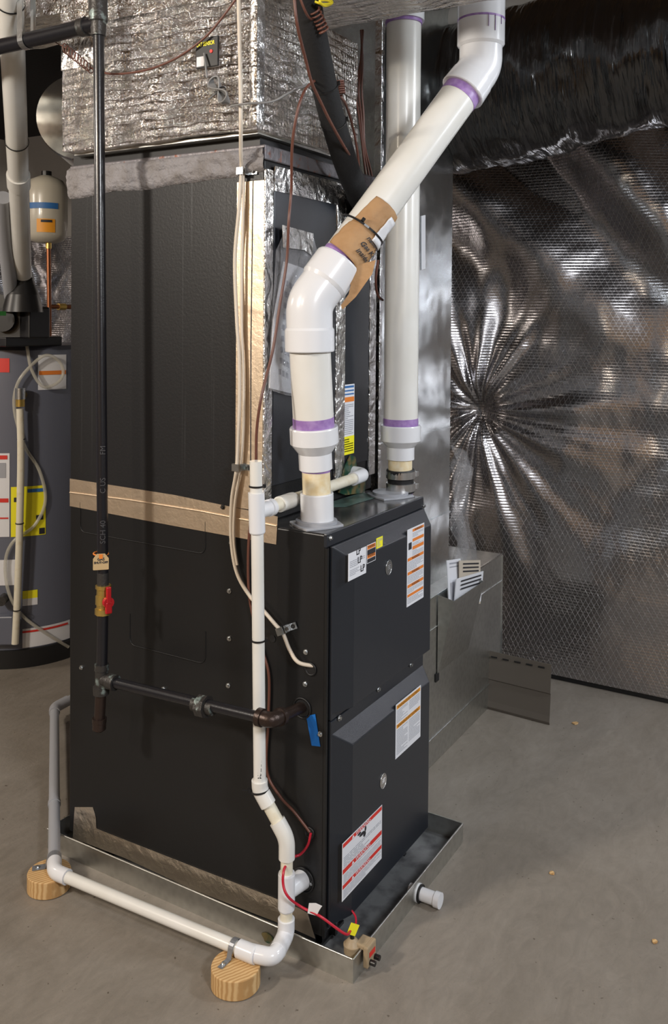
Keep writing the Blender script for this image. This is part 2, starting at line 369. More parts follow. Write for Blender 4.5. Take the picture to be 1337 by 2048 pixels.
# ================================================================== FURNACE
FW,FL,FB,FT=.479,.759,.04,.90
fu=thing('gas_furnace',(FW/2,FL/2,.0),'black gas furnace cabinet standing in the galvanized drain pan','furnace')
body=MB().box((0,0,FB),(FW,FL,FT-.002)).build('cabinet',M['blacksteel'],fu,bevel=.003)
MB().box((.002,.002,FT-.002),(FW-.002,FL-.002,FT)).build('top_panel',M['toppan'],fu)
MB().box((-.0008,-.004,FT-.028),(FW,.004,FT)).build('top_rail',M['doorsteel'],fu,bevel=.0015)
for q in (-.001,FW-.006): MB().box((q,-.006,FB),(q+.0065,.0,FT-.03)).build('corner_rail',M['blacksteel'],fu)
# doors
def door(z0,z1,zt0,zt1,lab,xl=.062,d=.026):
    mb=MB(); x0,x1=.012,FW-.006
    mb.box((x0,-.010,z0),(x1,-.002,z1))
    # raised panel with wide chamfers
    o=[(x0+.004,-.010,zt0),(x1-.002,-.010,zt0),(x1-.002,-.010,zt1),(x0+.004,-.010,zt1)]
    i=[(xl,-.010-d,zt0+.006),(x1-.016,-.010-d,zt0+.006),(x1-.016,-.010-d,zt1-.034),(xl,-.010-d,zt1-.034)]
    mb.add(o+i,[(0,1,5,4),(1,2,6,5),(2,3,7,6),(3,0,4,7),(4,5,6,7)])
    return mb.build('door',M['doorsteel'],fu,bevel=.0025,label=lab)
ud=door(.500,.872,.512,.870,'upper door panel')
ld=door(.055,.498,.058,.470,'lower door panel')
yd=-.0366
for px,py in ((757,1378),(679,1436),(822,1329)): screw(S(px,py,'y',-.012),(0,-1,0),fu,.0052,'screw')
screw(S(661,1076,'y',-.005),(0,-1,0),fu,.0045)
screw(S(848,1012,'y',-.005),(0,-1,0),fu,.0045)
# side screws
for px,py in ((459,1182),(459,1277),(457,1371),(163,1335),(612,1304),(611,1368),(463,1085),(327,1378),(641,1468),(624,1766)):
    screw(S(px,py,'x',-.0005),(-1,0,0),fu,.0045)
# embossed panels
for a,b_ in (((161,1030),(411,1108)),((260,1270),(411,1328))):
    p=S(a[0],a[1],'x',0); q=S(b_[0],b_[1],'x',0)
    ya,yb=sorted((p.y,q.y)); zb=q.z; za=zb+.075
    mb=MB(); c=[V((-.0004,yb,za)),V((-.0004,yb,zb)),V((-.0004,ya,zb)),V((-.0004,ya,za))]
    mb.tube(bend(c,.02),.0016,8); mb.build('embossed_rib',M['blacksteel'],fu)
# grommet holes
for (px,py,r_,nm) in ((605,1416,.021,'gas_hole_grommet'),(622,1338,.0125,'cable_grommet'),(620,1665,.0105,'wire_grommet'),(607,1760,.026,'drain_grommet')):
    p=S(px,py,'x',-.001); mb=MB(); n=28
    mb.tube([p+V((.001,0,0)),p+V((-.0012,0,0))],r_*.86,24)
    k=[p+V((-.001,math.cos(t)*r_,math.sin(t)*r_)) for t in [2*math.pi*i/n for i in range(n+1)]]
    mb.tube(k,.0022,8,cap=False); mb.build(nm,M['black'],fu)
p=S(546,1277,'x',0); MB().tube([p,p+V((-.002,0,0))],.008,16).build('plug_button',M['black'],fu)
# labels on the doors (a door face lies at y = yd)
def fl(name,px0,py0,px1,w_m=None,pyb=None,**k):
    a=S(px0,py0,'y',yd); b2=S(px1,py0-40,'y',yd); b2=V((b2.x,yd,a.z)); c=S(px0,pyb,'y',yd); c=V((a.x,yd,c.z)); a=V((a.x,yd,a.z))
    return label(name,parent=ud if py0<1300 else ld,tl=a,tr=b2,bl=c,**k)
def fltxt(info,s,u,v,size,mt='ink',xs=1,al='LEFT',bold=0):
    root,tl,ex,ey,n=info
    return text(s,size,tl+ex*u+ey*v+n*.0012,ex,-ey,M[mt],root,xs=xs,align=al,bold=bold)
i=fl('notice_label',697,1108,733,pyb=1163,mt=M['paper'],lines=[(.08,.30,.92,.56,4),(.08,.62,.85,.86,4)],lab='white notice label with handwritten LP marks')
fltxt(i,'LP',.42,.17,.020,bold=.0004); fltxt(i,'LP',.50,.50,.020,bold=.0004); fltxt(i,'LP',.66,.86,.020,bold=.0004)
i=fl('warning_label',734,1091,752,pyb=1128,mt=M['paper'],bars=[(.04,.03,.96,.25,'orange'),(.04,.27,.96,.55,'ink'),(.04,.53,.96,.74,'orange'),(.04,.76,.96,.97,'ink')],lab='small black and orange warning label')
fltxt(i,'WARNING',.5,.19,.0085,xs=.8,al='CENTER'); fltxt(i,'WARNING',.5,.68,.0085,xs=.8,al='CENTER')
i=fl('yellow_sticker',753,1077,766,pyb=1098,mt=M['yellow'],lines=[(.1,.12,.9,.9,6)],lab='small yellow sticker')
bars=[(.30,.02,.97,.055,'orange'),(.30,.145,.97,.185,'orange'),(.30,.245,.97,.29,'orange'),(.03,.375,.97,.415,'orange'),(.03,.555,.97,.595,'orange'),(.03,.72,.97,.76,'orange'),(.03,.845,.97,.88,'orange'),(.07,.18,.25,.27,'ink')]
i=fl('safety_label',815,1060,849,pyb=1214,mt=M['paper'],bars=bars,lines=[(.3,.07,.95,.13,4),(.3,.2,.95,.24,3),(.3,.30,.95,.37,4),(.04,.425,.95,.545,7),(.04,.605,.95,.71,6),(.04,.77,.95,.835,4),(.04,.89,.95,.97,4)],lab='tall white safety label with orange bars')
fltxt(i,'WARNING',.64,.052,.009,al='CENTER'); fltxt(i,'WARNING',.5,.411,.009,al='CENTER'); fltxt(i,'WARNING',.5,.591,.009,al='CENTER'); fltxt(i,'WARNING',.5,.756,.009,al='CENTER')
i=fl('caution_label',792,1410,842,pyb=1518,mt=M['paper'],bars=[(.03,.03,.97,.10,'amber'),(.03,.385,.97,.455,'amber')],lines=[(.04,.12,.46,.36,9),(.52,.12,.96,.3,6),(.04,.48,.46,.95,16),(.52,.48,.96,.9,14)],lab='white label with two amber bars')
fltxt(i,'WARNING',.06,.092,.010); fltxt(i,'AVERTISSEMENT',.4,.092,.010); fltxt(i,'WARNING',.06,.447,.010); fltxt(i,'AVERTISSEMENT',.4,.447,.010)
i=fl('danger_label',685,1688,764,pyb=1803,mt=M['paper'],bars=[(.01,.015,.99,.085,'redprint'),(.01,.46,.99,.54,'redprint'),(.01,.73,.99,.80,'redprint')],lines=[(.03,.26,.97,.45,6),(.03,.56,.97,.72,6),(.03,.82,.97,.97,6)],lab='white label with three red bars')
fltxt(i,'WARNING',.5,.078,.014,'paper',al='CENTER'); fltxt(i,'WARNING',.5,.53,.014,'paper',al='CENTER'); fltxt(i,'WARNING',.5,.79,.014,'paper',al='CENTER')
root,tl,ex,ey,n=i
mb=MB()
for v_ in (.075,.528,.788):
    a=tl+ex*.22+ey*v_+n*.0012; mb.add([a,a+ex*.06,a+ex*.03-ey*.055],[(0,1,2)])
mb.build('triangle_mark',M['paper'],root)
mb=MB(); c=tl+ex*.47+ey*.16+n*.0012
for dx,dy,rx,ry in ((0,0,.012,.004),(.012,-.006,.006,.006),(-.012,.006,.008,.003),(.016,.004,.004,.006)):
    e1=ex.normalized(); e2=-ey.normalized(); mb.add([c+e1*(dx+rx*math.cos(t))+e2*(dy+ry*math.sin(t)) for t in [k*math.pi/5 for k in range(10)]],[tuple(range(10))])
mb.build('flame_mark',M['ink'],root)
# round embossed badges
for px,py,par in ((778,1135,ud),(767,1562,ld)):
    p=S(px,py,'y',yd); k=[p+V((math.cos(t)*.0145,-.0004,math.sin(t)*.0165)) for t in [2*math.pi*i/32 for i in range(33)]]
    mb=MB(); mb.tube(k,.001,6,cap=False); e=MB(); 
    mb.tube([p+V((0,.0002,0)),p+V((0,-.0006,0))],.0145,28)
    for zz in (.004,0,-.004): mb.box((p.x-.006,p.y-.0014,p.z+zz-.001),(p.x+.008,p.y-.0002,p.z+zz+.0006))
    mb.build('badge',M['zinc'] if par is ud else M['stainless'],par)
# flanges round the vents
def flange(c,nm):
    c=V(c); mb=MB(); k=[]
    for i in range(12):
        t=2*math.pi*i/12+.26; r_=.056 if i%3 else .068; k.append(c+V((math.cos(t)*r_,math.sin(t)*r_*.9,0)))
    mb.prism(k,V((0,0,.005))); mb.tube([c+V((0,0,.005)),c+V((0,0,.012))],.046,28); mb.build(nm,M['greypvc'],fu,bevel=.001)
P1=V((.062,.061,.9)); P2=V((.465-.025,.06,.9))
P2=V((.458,.062,.9))
flange((P1.x,P1.y,FT),'vent_flange'); flange((P2.x-.018,P2.y+.01,FT),'vent_flange')
# plastic risers under the cabinet
for cx,cy in ((.06,.06),(.40,.06),(.06,.68),(.40,.68)):
    mb=MB(); mb.box((cx-.05,cy-.05,.002),(cx+.05,cy+.05,.010)); mb.box((cx-.045,cy-.045,.010),(cx-.035,cy+.045,FB))
    mb.box((cx+.035,cy-.045,.010),(cx+.045,cy+.045,FB)); mb.box((cx-.045,cy-.045,.010),(cx+.045,cy-.035,FB)); mb.box((cx-.045,cy+.035,.010),(cx+.045,cy+.045,FB)); mb.box((cx-.005,cy-.06,.01),(cx+.005,cy+.045,FB))
    mb.build('riser_foot',M['black'],fu)
# blue painter tape on the side
p=[S(px,py,'x',-.0012) for px,py in ((613,1432),(631,1428),(641,1493),(624,1491))]
bt=MB(); bt.prism(p,V((-.0006,0,0))); tag(bt.build('painter_tape',M['bluetape']),'strip of blue painter tape below the gas pipe hole','tape')
# bottom foil tape and seam tape
def sheet(pix,x,th=.0007): return MB().prism([S(a,b_,'x',x) for a,b_ in pix],V((-th,0,0)))
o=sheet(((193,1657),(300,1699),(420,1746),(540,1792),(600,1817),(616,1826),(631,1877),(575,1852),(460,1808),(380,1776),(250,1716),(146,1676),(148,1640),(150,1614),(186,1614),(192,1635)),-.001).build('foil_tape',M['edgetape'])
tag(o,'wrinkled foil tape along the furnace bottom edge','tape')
tl=sheet(((140,957),(350,990),(556,1033),(553,1089),(350,1052),(140,1012)),-.001)
o=tl.build('foil_tape',M['tape']); tag(o,'horizontal foil tape across the furnace and coil seam','tape')
p=[S(a,b_,'x',-.0022) for a,b_ in ((140,985),(260,1000),(400,1022),(554,1052))]
MB().tube(p,.0022,8).build('crease',M['tape'],o)

# ================================================================== DRAIN PAN
pn=thing('drain_pan',(.25,.35,0),'shallow galvanized drain pan under the black furnace','drain pan')
X0,X1,Y0,Y1,H=-.034,.542,-.094,.80,.05
MB().box((X0,Y0,.001),(X1,Y1,.003)).build('pan_bottom',mat('dusty_galvanised',(.32,.33,.34),.42,.65,var=(22,(.14,.14,.15),.45,.7)),pn)
mb=MB(); t=.0015; mb.box((X0-t,Y0,0),(X0,Y1,H)); mb.box((X1,Y0,0),(X1+t,Y1,H)); mb.box((X0-t,Y0-t,0),(X1+t,Y0,H)); mb.box((X0,Y1,0),(X1,Y1+t,H))
mb.tube([(X0-.001,Y0,H),(X0-.001,Y1,H)],.0022,8); mb.tube([(X0,Y0-.001,H),(X1,Y0-.001,H)],.0022,8); mb.tube([(X1,Y0,H),(X1,Y1,H)],.0022,8)
mb.build('pan_rim',M['galvdull'],pn)
c=S(836,1785,'y',Y0); mb=MB(); mb.tube([c+V((0,.02,0)),c+V((0,-.045,0))],.015,20); mb.tube([c+V((0,-.045,0)),c+V((0,-.058,0))],.0175,20); mb.tube([c+V((0,-.005,0)),c+V((0,-.001,0))],.021,20)
mb.build('plug_fitting',M['pvcfit'],pn); MB().tube([c+V((0,-.010,0)),c+V((0,-.006,0))],.020,20).build('gasket',M['black'],pn)
p=S(535,1876,'x',X0-.003); mb=MB(); mb.add([p+V((0,math.cos(t)*.014*(1+.25*math.sin(3*t)),math.sin(t)*.011)) for t in [2*math.pi*i/20 for i in range(20)]],[tuple(range(20))]); mb.build('green_stain',M['green'],pn)

# ================================================================== EVAPORATOR COIL
CY=.163; CW=.505
co=thing('evaporator_coil',(.25,.46,FT),'tall black evaporator coil cabinet sitting on the furnace','coil cabinet')
MB().box((0,CY,FT+.001),(CW,FL,1.70)).build('cabinet',M['coil'],co,bevel=.003)
MB().box((.03,CY-.006,.98),(.30,CY,1.64)).build('front_panel',M['doorsteel'],co,bevel=.002)
MB().box((.345,CY-.006,.98),(.475,CY,1.60)).build('access_panel',M['doorsteel'],co,bevel=.002)
# mastic collar
mb=MB(); ny,nz=60,10; vs=[];fs=[]
for j in range(ny+1):
    for k in range(nz+1):
        y=CY-.004+(FL-CY+.008)*j/ny; u=k/nz; lo=1.652+.018*(1-j/ny)+.006*noise.noise(V((0,y*9,0)))
        z=lo+(1.728-lo)*u; bul=.006+.006*math.sin(math.pi*min(1,u*1.2))+.004*noise.noise(V((1,y*14,z*60)))+(.006 if u>.62 else 0)
        vs.append((-bul if 0<k<nz else -.0005,y,z))
fs=[(j*(nz+1)+k,(j+1)*(nz+1)+k,(j+1)*(nz+1)+k+1,j*(nz+1)+k+1) for j in range(ny) for k in range(nz)]
mb.add(vs,fs,True); mb.build('mastic_seal',M['mastic'],co)
mb=MB(); mb.box((-.004,CY-.004,1.70),(CW+.004,FL,1.733)); mb.build('top_flange',M['rust'],co,bevel=.003)
o=MB().box((-.002,CY-.001,.93),(0,.236,1.655)).build('corner_tape',M['tape'],co)
MB().tube([(-.0025,.193,.93),(-.0025,.195,1.3),(-.0025,.192,1.655)],.0012,6).build('tape_seam',M['ink'],co)
MB().box((-.004,CY-.006,.93),(.028,CY-.001,1.68)).build('edge_foil',M['crinkle'],co,bevel=.002)
MB().box((.028,CY-.009,1.635),(.30,CY-.0065,1.69)).build('top_foil',M['crinkle'],co)
MB().box((.30,CY-.009,.94),(.345,CY-.001,1.69)).build('foil_strip',M['crinkle'],co,bevel=.002)
MB().box((.475,CY-.009,.94),(CW+.004,CY-.001,1.69)).build('foil_strip',M['crinkle'],co,bevel=.002)
p0=S(686,770,'y',CY-.0065); p1=S(709,768,'y',CY-.0065); pb=S(683,912,'y',CY-.0065)
i=label('rating_label',co,V((p0.x,CY-.0068,p0.z)),V((p1.x,CY-.0068,p0.z)),V((p0.x,CY-.0068,pb.z)),M['paper'],bars=[(.05,.02,.95,.05,'blueprint'),(.05,.08,.95,.10,'blueprint'),(.05,.13,.95,.15,'blueprint'),(.03,.18,.97,.25,'orange'),(.0,.74,1,1,'yellow')],lines=[(.08,.28,.92,.72,16),(.08,.77,.92,.97,6)],lab='narrow rating label, blue orange and yellow')
screw(S(446,1014,'x',-.0025),(-1,0,0),co,.0045,mt='iron'); screw(S(491,934,'x',-.0025),(-1,0,0),co,.006,mt='iron')
# green dye spill around the drain port
a=S(690,940,'y',CY-.012); mb=MB()
k=[S(x_,y_,'y',CY-.010) for x_,y_ in ((676,985),(682,958),(690,930),(700,910),(710,914),(712,932),(722,945),(730,962),(728,985),(705,988),(690,990))]
mb.prism(k,V((0,-.003,0))); tag(mb.build('dye_stain',M['green']),'green dye stain on the coil panel beside the drain elbow','stain')
mb=MB(); mb.add([(.26,.10,FT+.0006),(.42,.09,FT+.0006),(.44,.155,FT+.0006),(.30,.16,FT+.0006),(.22,.15,FT+.0006)],[(0,1,2,3,4)]); tag(mb.build('dye_stain',mat('pale_teal_residue',(.10,.17,.15),.3,var=(25,(.05,.07,.06),.45,.65))),'pale teal residue pooled on the furnace top','stain')

# manual packet
def sheetf(pix,y,d=V((0,-.001,0))): return MB().prism([S(a,b_,'y',y) for a,b_ in pix],d)
pk=thing('manual_packet',S(560,780,'y',CY-.012),'installation sheet in plastic taped to the coil front panel','manual')
sheetf(((567,523),(604,536),(640,560),(640,792),(578,786),(538,776),(546,640)),CY-.014,V((0,-.002,0))).build('paper_sheet',M['paper'],pk)
mb=MB()
for k in range(9):
    u=k/9; a=S(566+2*k*.1-u*18,560+u*200,'y',CY-.0165); 
    for j in range(3): mb.add([a+V((.012+.014*j,0,-.004*j)),a+V((.022+.014*j,0,-.006*j-.001)),a+V((.022+.014*j,0,-.006*j-.014)),a+V((.012+.014*j,0,-.004*j-.013))],[(0,1,2,3)])
mb.build('print',M['greyink'],pk)
sheetf(((553,500),(566,470),(628,478),(640,520),(645,800),(570,790),(536,778),(545,620)),CY-.019,V((0,-.0008,0))).build('plastic_sleeve',M['plastic'],pk)
sheetf(((565,450),(627,467),(625,512),(608,500),(566,495)),CY-.022,V((0,-.0008,0))).build('foil_tape',M['crinkle'],pk)

# ================================================================== PLENUM, CONNECTOR, TRUNK
MB().box((-.001,CY+.012,1.733),(.44,FL-.01,1.765)).build('duct_connector',M['black'])
tag(bpy.data.objects['duct_connector'],'black flexible canvas connector between coil cabinet and plenum','duct connector')
PX0,PX1,PY0,PY1,PZ=-.05,.385,.150,.735,1.757
pl=thing('supply_plenum',(.17,.44,PZ),'foil bubble wrapped supply plenum above the coil cabinet','duct')
def wrinkled(x0,x1,y0,y1,z0,z1,amp,res=.012,mt=None,nm='',par=None,seed=0):
    bm_=MB()
    def face(o,eu,ev,n):
        o=V(o);eu=V(eu);ev=V(ev);n=V(n); a=max(2,int(eu.length/res)); b2=max(2,int(ev.length/res)); vs=[]
        for i in range(a+1):
            for j in range(b2+1):
                p=o+eu*i/a+ev*j/b2; d=noise.noise(p*16+V((seed,0,0)))*amp+noise.noise(p*45+V((seed,3,0)))*amp*.35
                vs.append(p+V((noise.noise(p*16+V((seed,9,1))),noise.noise(p*16+V((seed,5,7))),noise.noise(p*16+V((2,seed,7)))))*amp)
        bm_.add(vs,[(i*(b2+1)+j,(i+1)*(b2+1)+j,(i+1)*(b2+1)+j+1,i*(b2+1)+j+1) for i in range(a) for j in range(b2)],True)
    X,Y,Z=x1-x0,y1-y0,z1-z0
    face((x0,y0,z0),(0,Y,0),(0,0,Z),(-1,0,0)); face((x1,y0,z0),(0,Y,0),(0,0,Z),(1,0,0))
    face((x0,y0,z0),(X,0,0),(0,0,Z),(0,-1,0)); face((x0,y1,z0),(X,0,0),(0,0,Z),(0,1,0))
    face((x0,y0,z0),(X,0,0),(0,Y,0),(0,0,-1)); face((x0,y0,z1),(X,0,0),(0,Y,0),(0,0,1))
    return bm_.build(nm,mt,par)
wrinkled(PX0,PX1,PY0,PY1,PZ,2.05,.005,mt=M['bubble'],nm='foil_wrap',par=pl)
MB().box((PX0-.004,PY0-.004,PZ+.005),(PX0+.03,PY0+.02,2.05)).build('corner_foil',M['crinkle'],pl,bevel=.008)
MB().box((PX0-.006,PY1-.12,1.955),(PX0-.001,PY1,2.045)).build('foil_patch',M['crinkle'],pl,bevel=.002)
mb=MB(); mb.box((PX0+.02,PY0+.01,PZ-.006),(PX1,PY1-.02,PZ)); mb.build('metal_edge',M['galvdull'],pl)
tr=wrinkled(-.055,.25,-1.3,.735,2.05,2.4,.006,.02,mt=M['bubblex'],nm='supply_duct'); tag(tr,'foil wrapped overhead duct running forward from the plenum top','duct')
tr=wrinkled(-.055,.13,.74,2.3,2.10,2.4,.006,.02,mt=M['bubblex'],nm='supply_duct'); tag(tr,'narrower foil wrapped duct running back behind the black gas header','duct')
# sensor plate
c0=S(393,82,'x',-.062); c1=S(437,75,'x',-.062); c2=S(396,136,'x',-.062)
se=thing('air_sensor',V((-.062,(c0.y+c1.y)/2,c2.z)),'black LAT SENSOR plate stuck on the foil plenum','sensor')
a0=V((-.058,c0.y,c0.z+.003)); a1=V((-.058,c1.y,c0.z+.003)); a2=V((-.058,c0.y,c2.z-.002))
MB().prism([a0,a1,a1+(a2-a0),a2],V((-.006,0,0))).build('plate',M['black'],se,bevel=.001)
ex=(a1-a0); ey=(a2-a0); n_=V((-1,0,0)); w0=ex.length
text('LAT SENSOR',.0125,a0+ex*.06+ey*.28+n_*.0072,ex,-ey,M['yellow'],se,xs=w0*.86/.0752,bold=.0003)
q=a0+n_*.0072; MB().add([q+ex*.06+ey*.62,q+ex*.40+ey*.62,q+ex*.40+ey*.95,q+ex*.06+ey*.95],[(0,1,2,3)]).build('white_sticker',M['paper'],se)
MB().tube([a0+ex*.72+ey*.5+n_*.006,a0+ex*.72+ey*.5+n_*.008],.004,12).build('button',M['redprint'],se)
# sensor cable bundle
cb=thing('sensor_cable',S(440,215,'x',-.07),'coiled grey sensor cable hanging below the sensor plate','cable')
pth=[a0+ex*.45+ey*.55+n_*.011]+[S(a,b_,'x',-.075) for a,b_ in ((412,135),(414,155))]
MB().tube(smooth_path(pth),.0022,8).build('lead',M['greywire'],cb)
mb=MB(); cc=[S(x_,y_,'x',-.075) for x_,y_ in ((424,150),(440,178),(462,212))]; ax=(cc[2]-cc[0]).normalized(); sd=ax.cross(V((1,0,0)))
mid=(cc[0]+cc[2])/2
for k in range(9):
    wd=.009+.0018*k; lp=[mid+ax*math.cos(t)*.036*(1-.02*k)+sd*math.sin(2*t)*wd*.6+V((-.003*math.sin(t)-.0015*k,0,0)) for t in [2*math.pi*i/36 for i in range(37)]]
    mb.tube(lp,.0020,6,cap=False)
mb.build('loops',M['greywire'],cb)
ziptie(mid,ax,.009,cb,head=(-.2,.8,-.3),tail=V((0,.022,-.012)))
# grey cable from bundle across to the line set
p=[S(462,212,'x',-.085),S(495,207,'x',-.09),S(545,203,'y',.10),S(590,180,'y',.07),S(640,162,'y',.055),S(665,175,'y',.06),S(690,215,'y',.09),S(697,300,'y',.12)]
tag(MB().tube(smooth_path(p),.0024,8).build('control_wire',M['greywire']),'thin grey wire strung from plenum corner to the black line set','wire')
# brown wire drooping over plenum
p=[S(150,100,'x',-.08)]
tag(MB().tube(smooth_path([S(a,b_,'x',-.075) for a,b_ in ((180,135),(215,147),(260,146),(310,135),(360,112),(410,75),(445,35),(478,-10))]),.0026,8).build('control_wire',M['brown']),'brown wire drooping across the foil plenum side','wire')
mb=MB(); q0=S(128,95,'x',-.10); q1=S(182,138,'x',-.085); d=q1-q0; pts=[]
for i in range(9*14+1):
    t=i/(9*14); an=2*math.pi*9*t; pts.append(q0+d*t+V((math.cos(an)*.008,0,math.sin(an)*.011)))
pts=[S(85,80,'x',-.10),S(110,84,'x',-.1)]+pts; mb.tube(pts,.0014,6); tag(mb.build('control_wire',M['brown']),'thin curly wire behind the black gas riser','wire')

# ================================================================== VENT PIPES
def vert(px,py,y): return S(px,py,'y',y)
ex1=thing('exhaust_vent_pipe',P1,'white plastic vent pipe bending diagonally up from the furnace top','pipe')
Y=P1.y; z=lambda py: vert(630,py,Y).z
bx=P1.x
def seg(par,nm,a,b2,r_,mt,n=32,lab=None): return MB().tube([a,b2],r_,n).build(nm,M[mt],par,label=lab)
A=lambda px,py: vert(px,py,Y)
k=[A(635,1052),A(634,985)]; MB().prof(k[0],k[1],[(0,.037),(.97,.037),(1,.0355)]).build('coupling',M['pvcfit'],ex1)
seg(ex1,'pipe',A(634,986),A(632,936),.031,'glue',lab='pale yellowed pipe stub'); seg(ex1,'primer_ring',A(632,943),A(632,935),.0316,'primer')
a=A(632,937); b2=A(628,853)
MB().prof(a,b2,[(0,.037),(.38,.037),(.62,.0535),(.97,.0535),(1,.052)]).build('reducer',M['pvcfit'],ex1)
seg(ex1,'primer_ring',A(628,855),A(627,834),.0456,'primer')
E1=A(619,606)
seg(ex1,'pipe',A(628,856),A(620,690),.0448,'pvc')
E2=SD(962,134,2.10); dd=(E2-E1).normalized()
s0=A(620,703); s1=A(619.5,655)
MB().prof(s0,s1,[(0,.0525),(.04,.054),(.9,.054),(1,.051)]).build('elbow_socket',M['pvcfit'],ex1)
up=(A(619,600)-A(620,700)).normalized()
bd=[s1]+bend([s1+up*.001,E1,E1+dd*.055],.06,12)
MB().tube(bd,.0505,36).build('elbow',M['pvcfit'],ex1)
MB().prof(E1+dd*.05,E1+dd*.115,[(0,.051),(.12,.0545),(.93,.0545),(1,.0525)]).build('elbow_socket',M['pvcfit'],ex1)
seg(ex1,'primer_ring',E1+dd*.115,E1+dd*.130,.0457,'primer')
LL=(E2-E1).length
seg(ex1,'pipe',E1+dd*.11,E1+dd*(LL-.07),.0448,'pvc')
seg(ex1,'primer_ring',E1+dd*(LL-.105),E1+dd*(LL-.08),.0457,'primer')
MB().prof(E1+dd*(LL-.083),E1+dd*(LL-.04),[(0,.052),(.05,.054),(1,.052)]).build('elbow_socket',M['pvcfit'],ex1)
U=V((0,0,1))
MB().tube(bend([E1+dd*(LL-.045),E2,E2+U*.05],.05,10),.050,36).build('elbow',M['pvcfit'],ex1)
MB().prof(E2+U*.045,E2+U*.105,[(0,.051),(.1,.0555),(1,.0555)]).build('elbow_socket',M['pvcfit'],ex1)
seg(ex1,'primer_ring',E2+U*.104,E2+U*.109,.0558,'primer')
MB().prof(E2+U*.108,E2+U*.165,[(0,.0555),(.9,.0555),(1,.051)]).build('coupling',M['pvcfit'],ex1)
seg(ex1,'pipe',E2+U*.16,E2+U*.45,.0448,'pvc')
# thin primer drips on the coupling
mb=MB()
for an,l in ((-2.45,.028),(-2.15,.036),(-1.8,.018)):
    d_=V((math.cos(an),math.sin(an),0))*.0562; mb.tube([E2+U*.106+d_,E2+U*(.106-l)+d_],.0008,6)
mb.build('primer_drip',M['primer'],ex1)

ex2=thing('intake_vent_pipe',P2,'straight vertical white vent pipe at the furnace right rear','pipe')
B=lambda px,py: vert(px,py,P2.y)
seg(ex2,'primer_ring',B(801,993),B(801,982),.0325,'primer'); seg(ex2,'pipe',B(801,994),B(801,918),.031,'glue',lab='pale yellowed pipe stub')
MB().prof(B(802,984),B(801.5,938),[(0,.0355),(.05,.037),(.36,.037),(.42,.034),(.58,.034),(.64,.037),(.95,.037),(1,.0355)]).build('rubber_coupling',M['black'],ex2)
for q0,q1 in ((980,965),(955,941)):
    c_=B(802,q0); c1_=B(802,q1); h=MB().tube([c_,c1_],.0382,32); h.obox((c_+c1_)/2+V((.024,-.034,0)),V((.006,0,0)),V((0,.004,0)),V((0,0,.006))); h.build('hose_clamp',M['stainless'],ex2)
MB().prof(B(801.5,918),B(802,850),[(0,.036),(.36,.036),(.55,.052),(.97,.052),(1,.051)]).build('reducer',M['pvcfit'],ex2)
seg(ex2,'primer_ring',B(802,851),B(802,836),.0456,'primer')
tp=B(808,45); seg(ex2,'pipe',B(802,852),tp+U*.3,.0445,'pvc')
seg(ex2,'primer_ring',tp+U*-.006,tp+U*.01,.0475,'primer'); MB().prof(tp+U*.002,tp+U*.06,[(0,.053),(1,.053)]).build('coupling',M['pvcfit'],ex2)

# paper bag tied on the diagonal pipe
def on_diag(t,ang,r_):
    u=dd.cross(V((0,0,1))).normalized(); w2=dd.cross(u); return E1+dd*t+(u*math.cos(ang)+w2*math.sin(ang))*r_
bag=thing('paper_bag',E1+dd*.2,'brown paper bag with handwriting tied onto the diagonal vent pipe','bag')
mb=MB(); vs=[]; n1,n2=26,26
vdir=(CP-(E1+dd*.25)); vdir=(vdir-dd*vdir.dot(dd)).normalized(); tdir=dd.cross(vdir).normalized()   # towards camera / across
def cyl(t,a,r_): return E1+dd*t+(vdir*math.cos(a)+tdir*math.sin(a))*r_
sgn = 1 if (tdir.dot(_r)>0) else -1
def bagp(u,v,off=0):     # u across -.., v along
    a=sgn*(-.95+.55*v+u*(2.35-.45*v)); t=.128+v*.145
    bul=.002+.005*abs(noise.noise(V((u*4,v*5,2))))+ (.004 if v<.45 else 0)
    p=cyl(t,a,.0455+bul+off); 
    return p
for i in range(n1+1):
    for j in range(n2+1): vs.append(bagp(i/n1,j/n2-.12*(i/n1)*(1-j/n2)))
mb.add(vs,[(i*(n2+1)+j,(i+1)*(n2+1)+j,(i+1)*(n2+1)+j+1,i*(n2+1)+j+1) for i in range(n1) for j in range(n2)],True)
o=mb.build('bag_body',M['kraft'],bag); so=o.modifiers.new('s','SOLIDIFY'); so.thickness=.0015
